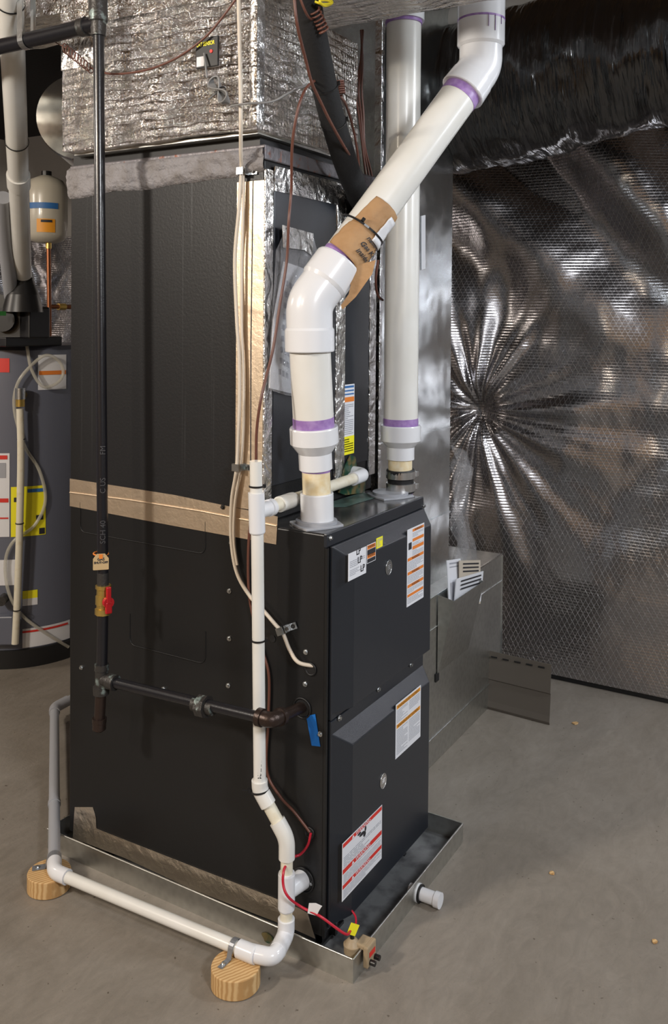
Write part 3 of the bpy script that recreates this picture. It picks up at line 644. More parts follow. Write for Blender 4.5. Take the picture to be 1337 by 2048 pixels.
# loose flap hanging under the pipe
fp=[SD(x_,y_,q) for x_,y_,q in ((690,560,1.93),(720,575,1.92),(745,545,1.95),(752,520,1.97),(735,560,1.96),(712,590,1.94),(686,618,1.93),(682,610,1.93),(698,590,1.92))]
fp=[SD(x_,y_,1.925) for x_,y_ in ((680,540),(752,520),(745,548),(712,594),(686,619),(682,611),(698,588),(702,570))]
mb=MB(); mb.prism(fp,vdir*-.0015); mb.build('bag_flap',M['kraft'],bag)
mb=MB(); vs=[]
for i in range(9):
    for j in range(9): vs.append(bagp(.60+.34*i/8,.38+.50*j/8,.003))
mb.add(vs,[(i*9+j,(i+1)*9+j,(i+1)*9+j+1,i*9+j+1) for i in range(8) for j in range(8)],True); o=mb.build('white_label',M['pvcfit'],bag); so=o.modifiers.new('s','SOLIDIFY'); so.thickness=.0012; so.offset=1
o=None
def bent_text(s,size,u0,v0,par):
    cu=bpy.data.curves.new('t','FONT'); cu.body=s; cu.size=size; cu.shear=.25; cu.offset=.0004; t=bpy.data.objects.new('t',cu); COL.objects.link(t)
    me=bpy.data.meshes.new_from_object(t.evaluated_get(bpy.context.evaluated_depsgraph_get())); bpy.data.objects.remove(t)
    k=MB().add([bagp(u0+v.co.x*8.6,v0+v.co.y*6.0,.0032) for v in me.vertices],[tuple(p.vertices) for p in me.polygons]); bpy.data.meshes.remove(me)
    return k.build('lettering',M['ink'],par)
bent_text('natural',.017,.50,.34,bag); bent_text('Gas Kit',.017,.47,.21,bag); bent_text('inside',.017,.50,.08,bag)
tag(ziptie(cyl(.206,0,0),dd+vdir*.12,.0535,head=vdir-tdir*sgn*.2,w_=.0045),'black cable tie around the paper bag','cable tie')

# ================================================================== GAS PIPE
GX=-.115
gp=thing('gas_pipe',S(198,1455,'x',GX),'black iron gas pipe dropping beside the furnace left side','pipe')
g=lambda px,py: S(px,py,'x',GX)
gr=.0125
seg(gp,'riser',g(197,60),g(206,1165),gr,'ironpipe'); seg(gp,'riser',g(206,1225),g(204,1330),gr,'ironpipe')
tc=g(203,1358)
MB().prof(g(203.5,1328),g(202.5,1388),[(0,.0165),(.2,.0165),(.22,.0145),(.72,.0145),(.74,.019),(1,.018)]).build('tee_fitting',M['iron'],gp)
MB().prof(tc,tc+V((0,-.045,0)),[(0,.014),(.5,.014),(.52,.0175),(1,.0175)]).build('tee_branch',M['iron'],gp)
seg(gp,'drip_leg',g(202,1385),g(199,1440),gr,'rustiron'); MB().prof(g(199,1436),g(198.5,1462),[(0,.0165),(.3,.0165),(.32,.0155),(.85,.0155),(1,.010)]).build('end_cap',M['rustiron'],gp)
HZ=.519+.012; ez=S(550,1443,'x',GX).z; ey_=.055
el=V((GX,ey_,ez)); run0=V((GX,tc.y-.04,tc.z)); un=S(407,1412,'x',GX)
seg(gp,'horizontal_run',run0,el+V((0,.012,0)),gr*.93,'ironpipe')
rd=(el-run0).normalized()
mb=MB(); mb.tube([un-rd*.026,un-rd*.010],.0155,20); mb.tube([un-rd*.011,un+rd*.011],.0235,8,smooth=False); mb.tube([un+rd*.011,un+rd*.028],.0150,20); mb.build('union_fitting',M['iron'],gp)
hole=V((.01,ey_,.519))
MB().tube(bend([el+V((0,.030,0)),el,el+(hole-el).normalized()*.034],.024,9),.0155,24).build('elbow_fitting',M['rustiron'],gp)
mb=MB(); mb.tube([el+V((0,.034,0)),el+V((0,.022,0))],.0182,24); q=(hole-el).normalized(); mb.tube([el+q*.026,el+q*.037],.0182,24); mb.build('elbow_collar',M['rustiron'],gp)
seg(gp,'inlet_stub',el+q*.03,hole,gr*.95,'rustiron')
# valve
va=g(207,1170); vb=g(206,1228); vl=thing('gas_valve',vb,'brass gas valve with red lever on the black pipe','valve')
MB().prof(va,vb,[(0,.018),(.12,.018),(.14,.015),(.34,.0155),(.36,.0175),(.66,.0175),(.68,.015),(.78,.015),(.8,.0185),(1,.0185)],8).build('valve_body',M['brass'],vl)
vm=(va+vb)/2; side=V((-.35,-.93,0)).normalized()
MB().tube([vm,vm+side*.026],.006,14).build('valve_stem',M['brass'],vl)
hc=vm+side*.026; t_=side.cross(V((0,0,1))).normalized()
mb=MB(); mb.tube([hc-side*.004,hc+side*.006],.0125,18); mb.obox(hc+side*.003+V((0,0,.016)),V((0,0,.020)),t_*.0055,side*.004); mb.obox(hc+side*.003+V((0,0,-.012)),V((0,0,.013)),t_*.0075,side*.004); mb.build('lever',M['red'],vl,bevel=.002)
seg(vl,'pipe_dope',g(206,1145),g(206,1172),gr*1.06,'iron')
# tag
tg=thing('valve_tag',g(203,1135),'tan gas shutoff tag hung on the gas riser with an orange tie','tag')
vt=(CP-g(203,1110)); vt.z=0; vt.normalize(); ac=V((0,0,1)).cross(vt).normalized(); ac = ac if ac.dot(_r)>0 else -ac
tgc=g(202,1120)+vt*.017
k=[tgc+ac*a+U*b2 for a,b2 in ((-.0175,-.017),(-.016,-.018),(.016,-.018),(.0175,-.017),(.0175,.008),(.009,.019),(-.009,.019),(-.0175,.008))]
MB().prism(k,vt*.002).build('plate',M['paper2'] if False else mat('tan_tag_plastic',(.50,.36,.19),.5),tg,bevel=.0006)
text('GAS',.0085,tgc+vt*.0026+U*.004,ac,U,M['ink'],tg,align='CENTER',bold=.0003); text('SHUT-OFF',.0068,tgc+vt*.0026-U*.003,ac,U,M['ink'],tg,align='CENTER',bold=.0003)
c_=g(202,1107); k=[c_+V((math.cos(t)*.0165,math.sin(t)*.0165,.001*math.sin(t))) for t in [2*math.pi*i/28 for i in range(29)]]
mb=MB(); mb.tube(k,.0018,8,cap=False); mb.obox(c_+vt*.018-U*.002,ac*.004,U*.005,vt*.002); mb.build('orange_tie',M['orange'],tg)
# pipe stencil
pl_=g(204,1010)+vt*.0128
M['stencil']=mat('embossed_dark_print',(.055,.055,.06),.5)
for q_,y_ in (('SCH 40',1085),('C US',985),('FM',908)): text(q_,.017,g(207,y_)+vt*(gr+.0006)+ac*.004,U,-ac,M['stencil'],gp)
# top tee and header
tt=g(193,35); MB().prof(g(197,72),g(196,-60),[(0,.0165),(.2,.0185),(.22,.0215),(.75,.0215),(.8,.0185),(1,.0185)]).build('tee_fitting',M['iron'],gp)
h0=g(194,48); h1=S(-40,103,'x',GX)
MB().prof(h0,h0+(h1-h0).normalized()*.05,[(0,.018),(.6,.018),(.62,.0215),(1,.0215)]).build('tee_branch',M['iron'],gp)
seg(gp,'header_run',h0,h1+(h1-h0)*.8,.0185,'ironpipe')
# perforated hanger strap
hp=h0+(h1-h0)*.58; mb=MB(); k=[]
hd=(h1-h0).normalized(); sx=V((1,0,0))
kk=[hp+sx*-.021+U*.28]+[hp+sx*math.cos(t)*.021+U*math.sin(t)*.021 for t in [math.pi+math.pi*i/10 for i in range(11)]]+[hp+sx*.021+U*.28]
vs=[]; 
for p in kk: vs+= [p-hd*.009,p+hd*.009]
mb.add(vs,[(2*i,2*i+1,2*i+3,2*i+2) for i in range(len(kk)-1)],False); o=mb.build('hanger_strap',M['zinc']); so=o.modifiers.new('s','SOLIDIFY'); so.thickness=.001
tag(o,'galvanized strap looped under the horizontal gas pipe','strap')

# ================================================================== CONDENSATE DRAIN
DY=.118; dl=lambda px,py: S(px,py,'y',DY)
DX=(dl(515,1200)).x; DX0=dl(513,1000).x
dr=thing('condensate_drain',(-.14,.30,.05),'white condensate drain pipe running down the furnace side to the floor','pipe')
pr=.0133
d=lambda px,py: dl(px,py)
seg(dr,'vent_stub',d(512,922),d(513,990),pr*.98,'pvc')
MB().prof(d(513,985),d(515,1066),[(0,.0172),(.97,.0172),(1,.016)]).build('tee_fitting',M['pvcfit'],dr)
tz=d(514,1018); brn=V((tz.x,DY,.948)); 
MB().prof(brn,V((brn.x+.055,DY,.949)),[(0,.0165),(.75,.0165),(.77,.0185),(1,.0185)]).build('tee_branch',M['pvcfit'],dr)
seg(dr,'branch_pipe',V((brn.x+.04,DY,.949)),V((.35,DY,.958)),pr,'pvcold')
MB().prof(V((.0,DY,.9498)),V((.055,DY,.951)),[(0,.0175),(.8,.0175),(1,.0165)]).build('coupling',M['pvc'],dr)
MB().tube(bend([V((.325,DY,.957)),V((.385,DY,.959)),V((.385,CY,.961))],.022,8),.0172,24).build('elbow_fitting',M['pvcfit'],dr)
J1=d(520,1578); J2=S(576,1672,'y',.085)
seg(dr,'down_pipe',d(515,1060),d(520,1570),pr,'pvc')
text('MADE IN USA',.0105,d(519,1558)+ (CP-d(519,1550)).normalized()*.0136 - _r*-.004,U,-_r,M['ink'],dr,xs=1.1,bold=.0002)
LY=.056; lt=S(584,1700,'y',LY); lx=lt.x
LX=-.054
J2=V((LX,LY,.262)); J3=V((LX,LY,.06)); J4=V((-.122,.040,.056)); J5=V((-.136,.095,.056)); J6=V((-.156,.640,.056)); J7=V((.46,1.325,.056)); J8=V((.95,1.36,.056))
dv=(J2-J1).normalized()
MB().tube(bend([d(519.5,1560),J1,J1+dv*.036],.018,7),.0172,24).build('elbow_fitting',M['pvc'],dr)
seg(dr,'offset_pipe',J1+dv*.02,J2-dv*.02,pr,'pvcold')
MB().tube(bend([J2-dv*.040,J2,J2+V((0,0,-.042))],.018,7),.0172,24).build('elbow_fitting',M['pvc'],dr)
seg(dr,'down_pipe',J2,V((LX,LY,.05+.02)),pr*.97,'pvcold')
tt0=V((LX,LY,.19)); MB().prof(tt0,V((LX,LY,.112)),[(0,.017),(.04,.018),(.96,.018),(1,.017)]).build('tee_fitting',M['pvcfit'],dr)
MB().prof(V((LX,LY,.147)),V((-.001,LY-.004,.148)),[(0,.016),(1,.021)]).build('tee_branch',M['pvcfit'],dr)
MB().tube(bend([V((LX,LY,.092)),J3,J3+(J4-J3).normalized()*.05],.026,8),.0178,24).build('elbow_fitting',M['pvcfit'],dr)
MB().tube(bend([J3+(J4-J3).normalized()*.028,J4,J4+(J5-J4).normalized()*.05],.022,8),.0172,24).build('elbow_fitting',M['pvcfit'],dr)
MB().prof(J5+(J6-J5).normalized()*-.02,J5+(J6-J5).normalized()*.022,[(0,.0165),(.1,.0178),(1,.0178)]).build('coupling',M['pvcfit'],dr)
seg(dr,'floor_pipe',J5,J6-(J6-J5).normalized()*.02,pr,'pvc')
d6=(J7-J6).normalized()
MB().tube(bend([J6-(J6-J5).normalized()*.042,J6,J6+d6*.040],.022,8),.0172,24).build('elbow_fitting',M['pvcfit'],dr)
seg(dr,'floor_pipe',J6+d6*.03,J7,.0145,'greypvc',lab='grey floor pipe'); 
MB().prof(J6+d6*.30,J6+d6*.315,[(0,.0165),(1,.0165)]).build('grey_ring',M['greypvc'],dr)
MB().prof(J6+d6*.045,J6+d6*.065,[(0,.0165),(1,.0165)]).build('grey_ring',M['greypvc'],dr)
MB().tube(bend([J7-d6*.04,J7,J7+(J8-J7).normalized()*.06],.03,8),.0175,24).build('elbow_fitting',M['greypvc'],dr)
seg(dr,'floor_pipe',J7+V((.03,0,0)),J8,.0145,'greypvc')
tag(ziptie(d(513,980)+V((0,0,.008)),U,.0142,head=(.7,-.7,0)),'black cable tie at the top of the drain stub','cable tie')
tag(ziptie(d(517,1280),U,.0145,head=(.6,-.8,0)),'black cable tie halfway down the white drain pipe','cable tie')
tag(ziptie(J1+V((0,0,-.002)),U+dv*-.3,.0185,head=(-.6,.8,0),tail=V((-.01,.012,.002))),'black cable tie at the drain offset elbow','cable tie')
# wood blocks with straps
def puck(c,rt,h,nm_l,st_l,ax):
    c=V(c); mb=MB(); n=40
    pts=[(rt*(1+.02*math.sin(3*t))*math.cos(t),rt*math.sin(t)) for t in [2*math.pi*i/n for i in range(n)]]
    mb.prism([V((c.x+a,c.y+b2,.001)) for a,b2 in pts],V((0,0,h)))
    tag(mb.build('wood_block',M['log'],bevel=.002),nm_l,'wood block','wood blocks under the drain pipe')
    ax=V(ax).normalized(); sd=ax.cross(U).normalized(); sd = sd if sd.x<0 else -sd
    pc=V((c.x,c.y,.056)) ; return ax,sd
def pstrap(pc,ax,sd,base_z,lab):
    st=thing('pipe_strap',pc,lab,'pipe strap','pipe straps on the wood blocks')
    kk=[pc+sd*.050+U*(base_z-pc.z+.001),pc+sd*.020+U*(base_z-pc.z+.001)]
    kk+=[pc+sd*math.cos(t)*.0155+U*math.sin(t)*.0155 for t in [math.pi*i/10 for i in range(11)]]
    kk+=[pc-sd*.0165+U*(base_z-pc.z+.001)]
    vs=[]
    for p in kk: vs+=[p-ax*.010,p+ax*.010]
    mb=MB(); mb.add(vs,[(2*i,2*i+1,2*i+3,2*i+2) for i in range(len(kk)-1)]); o=mb.build('band',mat('painted_strap_steel',(.25,.26,.28),.4,.5),st); so=o.modifiers.new('s','SOLIDIFY'); so.thickness=.0012
    screw(pc+sd*.038+U*(base_z-pc.z+.002),(0,0,1),st,.004,'strap_screw')
ax,sd=puck((-.158,.106),.0 if False else .052,.042,'pine wood block nearer the camera, under the drain pipe','',J6-J5) if False else puck((-.160,.108),.050,.040,'pine wood block at the near end of the drain pipe','',J6-J5)
pstrap(V((J5.x+(J6.x-J5.x)*.06,.128,.056)),(J6-J5),V((-1,0,0)),.041,'grey steel strap screwed on the nearer wood block')
puck((-.142,.672),.050,.040,'pine wood block at the far corner of the drain pipe','',J6-J5)
pc=J6+d6*.05; sdp=V((-d6.y,d6.x,0)); pstrap(V((pc.x,pc.y,.056)),d6,sdp,.041,'grey steel strap on the far wood block')

# ================================================================== FLOAT SWITCH, WIRES
fs=thing('float_switch',S(705,1925,'y',-.07),'tan float switch clipped on the drain pan corner','switch')
c_=S(706,1895,'y',-.06); c_=V((c_.x,-.062,.055))
c_=S(705,1893,'y',-.072)
MB().prof(c_+V((0,0,-.018)),c_+V((0,0,.018)),[(0,.012),(.2,.0175),(.55,.0175),(.57,.0185),(.66,.0185),(.68,.0165),(.9,.011),(1,.006)]).build('float_body',M['tan'],fs)
c2=S(738,1905,'y',Y0-.010)
mb=MB(); mb.obox(c2+V((0,-.002,0)),V((.019,0,0)),V((0,.006,0)),V((0,0,.022))); mb.obox(c2+V((0,.012,.017)),V((.017,0,0)),V((0,.012,0)),V((0,0,.005))); mb.build('clip',M['tan'],fs,bevel=.003)
k=c2+V((.0,-.0086,.004)); mb=MB(); mb.obox(k,V((.012,0,0)),V((0,.0004,0)),V((0,0,.005))); mb.build('clip_label',M['redprint'],fs)
for dx_ in (-.008,.012):
    q=c2+V((dx_,-.008,-.012)); MB().tube([q,q+V((0,-.012,0))],.0055,12).build('thumb_screw',M['zip'],fs)
seg(fs,'stem',c_+V((0,0,.012)),c_+V((-.002,0,.034)),.0045,'zip')
wr=lambda pts,x: [S(a,b_,'x',x) for a,b_ in pts]
top=c_+V((-.002,0,.034))
p=wr(((622,1667),(616,1690),(602,1708)),-.012)+wr(((585,1716),),-.03)+wr(((569,1738),),-.072)+wr(((567,1770),),-.085)+wr(((578,1795),),-.085)+wr(((605,1815),(640,1832)),-.06)+[top+V((-.03,.0,.012)),top+V((-.006,0,.004)),top]
tag(MB().tube(smooth_path(p),.0028,8).build('alarm_wire',M['redwire']),'red wire wrapped round the drain tee towards the float switch','wire')
p=[V((.035,-.006,.052)),V((.045,-.03,.058)),V((.045,-.05,.066)),top+V((.012,0,.012)),top]
p=[S(685,1812,'y',-.012),S(700,1818,'y',-.03),S(712,1835,'y',-.05),S(710,1862,'y',-.068),top]
tag(MB().tube(smooth_path(p),.0022,8).build('alarm_wire',M['redwire']),'thin red wire from under the door to the float switch','wire')
p=wr(((616,1826),(629,1818),(645,1823),(640,1845),(631,1845)),-.066)
a=S(616,1826,'x',-.064); mb=MB(); mb.prism([S(x_,y_,'x',-.062) for x_,y_ in ((619,1806),(632,1806),(645,1812),(640,1819),(634,1831),(616,1826))],V((-.001,0,0))); tag(mb.build('wire_tag',M['paper']),'white tag wrapped on the red wire','tag')
mb=MB(); q=top+V((-.002,-.004,.006)); e1=V((.5,-.3,-.35)).normalized(); e2=V((.25,-.1,.9)).normalized(); e2=(e2-e1*e1.dot(e2)).normalized(); mb.obox(q,e1*.011,e2*.011,e1.cross(e2)*.0008); tag(mb.build('wire_tag',M['yellow']),'small yellow tag on the red wire above the float switch','tag')
# cream thermostat cable, doubled between the clamps
cx=-.013
p=wr(((477,-20),(479,60),(481,150),(482,240)),-.075)+wr(((482,300),),-.045)+wr(((483,342),(478,420),(470,520),(474,640),(479,720),(479,820),(474,932)),cx-.006)+wr(((464,1000),(463,1080),(474,1145),(500,1192),(528,1222),(552,1250),(566,1266),(580,1300),(598,1325),(622,1338)),cx-.002)
p[-1].x=.004
tag(MB().tube(smooth_path(p),.0042,10).build('thermostat_cable',M['cream']),'long cream cable clipped down the left cabinet side','cable')
p=wr(((487,344),(487,420),(484,530),(484,660),(487,750),(487,850),(481,932),(470,1010),(468,1080),(475,1130)),cx)
tag(MB().tube(smooth_path(p),.0032,10).build('thermostat_cable',M['cream']),'thinner cream cable doubled beside the long one','cable')
def clamp(px,py,dirv,lab,x=-.02):
    c_=S(px,py,'x',x); mb=MB(); dirv=V(dirv).normalized(); pr_=dirv.cross(V((1,0,0))).normalized()
    t_=thing('cable_clamp',c_,lab,'clamp','metal cable clamps'); 
    mb.obox(c_+V((-.004,0,0)),pr_*.008,dirv*.009,V((.0012,0,0))); mb.obox(V((-.0035,c_.y,c_.z))+dirv*.02,pr_*.007,dirv*.012,V((.001,0,0))); mb.obox(V((-.011,c_.y,c_.z))+dirv*.0095,pr_*.008,dirv*.001,V((.008,0,0))); mb.obox(V((-.011,c_.y,c_.z))-dirv*.009,pr_*.008,dirv*.001,V((.010,0,0)))
    mb.build('bracket',M['zinc'],t_); screw(V((-.0045,c_.y,c_.z))+dirv*.023,(-1,0,0),t_,.004,'clamp_screw','iron')
clamp(482,342,(0,-1,0),'metal clamp on the cream cable near the coil top'); clamp(473,935,(0,-1,0),'metal clamp on the cream cable above the seam tape'); clamp(562,1262,(0,-1,.45),'metal clamp on the cream cable low on the furnace')
# brown wire loop down into the drain stub area
p=[S(632,160,'y',.050),S(612,178,'y',.045),S(596,220,'y',.05),S(585,290,'y',.07),S(583,380,'y',.10),S(578,440,'y',.10),S(574,520,'y',.11),S(560,610,'y',.115),S(546,700,'y',.12),S(524,790,'y',.12),S(514,860,'y',.13),S(512,940,'y',.142),S(505,1010,'x',-.012),S(497,1100,'x',-.008),S(500,1200,'x',-.008),S(522,1290,'x',-.006),S(538,1350,'x',-.006),S(537,1440,'x',-.006),S(534,1540,'x',-.006),S(560,1592,'x',-.008),S(590,1625,'x',-.008),S(620,1664,'x',-.003)]
tag(MB().tube(smooth_path(p),.0031,10).build('thermostat_cable',M['brown']),'brown cable hanging past the manual packet and down behind the drain','cable')

# ================================================================== LINE SET
ls=thing('refrigerant_line',S(730,420,'y',.13),'black foam insulated refrigerant line going up from the coil','pipe')
p=[S(x_,y_,'y',q) for x_,y_,q in ((605,-60,.0),(622,40,.02),(640,130,.04),(662,225,.06),(690,320,.085),(715,385,.11),(735,430,.14),(742,470,.162))]
MB().tube(smooth_path(p,10),.0285,24).build('foam_sleeve',M['blackfoam'],ls)
ziptie(p[2]+(p[3]-p[2])*.45,p[3]-p[2],.0288,ls,head=(.3,-.9,.2)); ziptie(p[3]+(p[4]-p[3])*.2,p[4]-p[3],.0288,ls,head=(.3,-.9,.2))
M['lime']=mat('lime_print',(.10,.22,.02),.5)
q=(p[5]-p[4]).normalized(); sdv=q.cross((CP-p[4]).normalized()); text('INSUL TUBE',.016,p[4]+(CP-p[4]).normalized()*.030-q*.06,q,-sdv if sdv.dot(_r)>0 else sdv,M['lime'],ls) if False else None
q=(p[5]-p[4]).normalized(); vc=(CP-p[4]).normalized(); sv=q.cross(vc).normalized()
mb=MB()
for k in range(9):
    c9=p[4]+(p[5]-p[4])*(k/9)+vc*.0292-q*.02; mb.obox(c9,q*.0022,sv*.0045,vc*.0004)
mb.build('print',M['lime'],ls)
def wire(nm,mt,pts,r_,lab,cat='wire',group=None):
    return tag(MB().tube(smooth_path([S(x_,y_,'y',q) for x_,y_,q in pts]),r_,8).build(nm,M[mt]),lab,cat,group)
wire('control_wire','brown',((588,-20,-.02),(595,50,-.02),(612,120,.0),(624,165,.01),(640,200,.02),(662,245,.03),(690,295,.05),(712,330,.07),(714,350,.09)),.0032,'brown wire lying along the front of the black line')
wire('control_wire','orangewire',((622,-20,-.01),(634,40,.01),(646,100,.03),(650,135,.035)),.0055,'thick orange cable beside the black line at the top')
wire('control_wire','brown',((650,135,.03),(668,165,.035),(672,185,.05),(690,205,.08),(705,250,.11),(716,310,.14),(719,360,.148)),.0034,'brown wire passing right of the black line')
wire('control_wire','brown',((595,-20,.0),(610,20,-.005),(622,38,.0),(634,30,.0)),.0026,'short brown wire at the top of the line set')
def coil_(x_,y_,q,lab,n=7,ln=.035,r_=.011,dx=.4):
    c_=S(x_,y_,'y',q); ax=V((dx,-.1,-1)).normalized(); u=ax.cross(V((0,1,0))).normalized(); v=ax.cross(u); pts=[c_+ax*ln*(i/(n*14)-.5)+u*math.cos(2*math.pi*i/14)*r_+v*math.sin(2*math.pi*i/14)*r_ for i in range(n*14+1)]
    tag(MB().tube(pts,.0022,8).build('wire_coil',M['brown']),lab,'wire','coiled brown wire ends')
coil_(640,42,-.01,'coiled brown wire end higher up on the line set',6,.05,.010,.9); coil_(679,176,.05,'coiled brown wire end beside the cable tie',6,.03,.011,.1)
wire('control_wire','yellowwire',((630,3,-.02),(645,8,-.03),(662,7,-.03),(655,1,-.03),(640,2,-.03),(650,12,-.03),(665,4,-.02),(640,-10,-.02)),.0026,'small loop of yellow wire under the trunk duct','wire')
for k,(dx,lab) in enumerate(((0,'left brown cable of the trio behind the line set'),(6,'middle brown cable of the trio behind the line set'),(12,'right brown cable of the trio behind the line set'))):
    wire('control_wire','brown',((726-dx*.3,60,.19),(722+dx*.3,120,.19),(712+dx,180,.19),(718+dx*.8,230,.19),(725+dx*.4,290,.19),(732+dx,350,.19),(738+dx,400,.19)),.0032,lab,'wire','trio of brown cables')
wire('control_wire','brown',((757,520,.10),(752,560,.11),(756,590,.12),(766,600,.12)),.0035,'brown cable end below the paper bag')

# ================================================================== RETURN DUCT AND BOX
RY=.20
rt=thing('return_duct',(.87,.4,.5),'shiny galvanized return air duct standing right of the coil','duct')
rl=S(752,900,'y',RY).x; rr=S(903,700,'y',RY).x
MB().box((rl,RY,.50),(rr,.62,2.5)).build('duct_body',M['galv'],rt,bevel=.002)
for zz in (1.42,1.0,.72): MB().box((rl,RY-.004,zz),(rr,RY,zz+.004)).build('seam',M['galv'],rt)
MB().box((rl-.006,RY-.012,.50),(rl+.010,RY+.01,2.3)).build('corner_flange',M['crinkle'],rt,bevel=.002)
a=S(843,432,'y',RY-.001); b2=S(851,430,'y',RY-.001); c_=S(843,540,'y',RY-.001); MB().prism([a,b2,b2+(c_-a),c_],V((0,-.001,0))).build('tag',M['paper'],rt)
# return box
bx_=thing('return_box',(1.1,.25,0),'low galvanized return air box on the floor beside the furnace','duct')
BX1=1.462; BY=.14
MB().box((.52,BY,.0),(BX1,.37,.515)).build('box_body',M['galvdull'],bx_,bevel=.002)
mb=MB(); mb.box((BX1-.004,BY-.003,0),(BX1+.002,BY,.518)); mb.box((.52,BY-.003,.512),(BX1,BY,.518)); mb.build('folded_edge',M['galv'],bx_)
a=S(840,1525,'y',BY-.001); b3=S(998,1340,'y',BY-.001)
mb=MB(); mb.tube([V((.6,BY-.001,.085)),V((BX1,BY-.001,.085))],.002,6); mb.tube([V((.6,BY-.001,.42)),V((BX1,BY-.001,.42))],.002,6); mb.build('seam',M['galv'],bx_)
# document holder
dh=thing('document_holder',(.98,.1,.27),'wedge shaped sheet metal pocket holding papers on the return box','document holder')
xL=S(875,1190,'y',BY).x; xR=S(968,1158,'y',BY-.055).x
tL=V((xL,BY-.003,.515)); tLo=V((xL,BY-.055,.505)); bL=V((xL,BY-.003,.275)); th=.0016
for q in (0,xR-xL): MB().prism([tL+V((q,0,0)),tLo+V((q,0,0)),bL+V((q,0,0))],V((th,0,0))).build('side_plate',M['galvdull'],dh)
mb=MB(); nrm=V((0,-.94,-.34)); mb.add([tLo,tLo+V((xR-xL,0,0)),bL+V((xR-xL,0,0)),bL,tLo+nrm*th,tLo+V((xR-xL,0,0))+nrm*th,bL+V((xR-xL,0,0))+nrm*th,bL+nrm*th],[(0,1,2,3),(7,6,5,4),(0,4,5,1),(1,5,6,2),(2,6,7,3),(3,7,4,0)]); mb.build('front_plate',M['galvdull'],dh)
MB().box((xL-.012,BY-.004,.25),(xL+.012,BY-.001,.275)).build('black_pad',M['black'],dh)
for j,(q0,q1,yy,mt,lab) in enumerate((((893,1121),(920,1117),BY-.012,'paper','white booklet in plastic standing rearmost in the metal pocket'),((918,1121),(960,1120),BY-.024,'paper2','tan booklet with a printed heading in the metal pocket'),((912,1158),(966,1142),BY-.038,'paper','white booklet standing frontmost in the metal pocket'))):
    a=S(*q0,'y',yy); b2=S(*q1,'y',yy); c_=V((a.x,BY-.022-.004*j,.455)); nn=V((0,-.003,0))
    t_=thing('booklet',c_,lab,'booklet','booklets in the metal pocket')
    MB().prism([a,b2,b2+(c_-a),c_],nn).build('cover',M[mt],t_)
    mb=MB()
    for q in range(3 if j else 6):
        z0=.008+.012*q; mb.add([a+(b2-a)*.15+V((0,-.0045,-z0)),a+(b2-a)*.9+V((0,-.0045,-z0)),a+(b2-a)*.9+V((0,-.0045,-z0-.005)),a+(b2-a)*.15+V((0,-.0045,-z0-.005))],[(0,1,2,3)])
    mb.build('print',M['ink'] if j else M['greyink'],t_)
# siding offcut
sp_=thing('siding_offcut',(1.33,.03,0),'taupe vinyl siding offcut standing on the floor by the metal box','siding')
prof=[(0,.0),(-.004,.01),(0,.03),(.008,.10),(.003,.105),(.010,.17),(.012,.20)]
mb=MB(); n0=V((1.335,.14,0)); n1=V((1.325,-.082,0)); vs=[]
for (dx,zz) in prof: vs+=[n0+V((dx,0,zz)),n1+V((dx,0,zz))]
mb.add(vs,[(2*i,2*i+1,2*i+3,2*i+2) for i in range(len(prof)-1)]); o=mb.build('panel',M['siding'],sp_); so=o.modifiers.new('s','SOLIDIFY'); so.thickness=.002
mb=MB()
for k in range(5): y_=-.06+.042*k; mb.box((1.3325,y_,.183),(1.3345,y_+.022,.188))
mb.build('nail_slot',M['black'],sp_)
# plastic sheeting bunched between duct and foil
mb=MB(); vs=[]; na,nb=14,40
for i in range(na+1):
    for j in range(nb+1):
        u=i/na; v_=j/nb; p=V((1.17+.22*u,.20-.03*math.sin(u*9)+.04*u,.515+(.42-.12*u)*v_)); p+=V((noise.noise(p*11),noise.noise(p*13+V((4,0,0))),0))*.03; p.x-= .03*math.sin(v_*3)*u; vs.append(p)
mb.add(vs,[(i*(nb+1)+j,(i+1)*(nb+1)+j,(i+1)*(nb+1)+j+1,i*(nb+1)+j+1) for i in range(na) for j in range(nb)],True)
tag(mb.build('plastic_sheet',M['plastic']),'crumpled clear plastic sheet on the low metal box','plastic sheet')

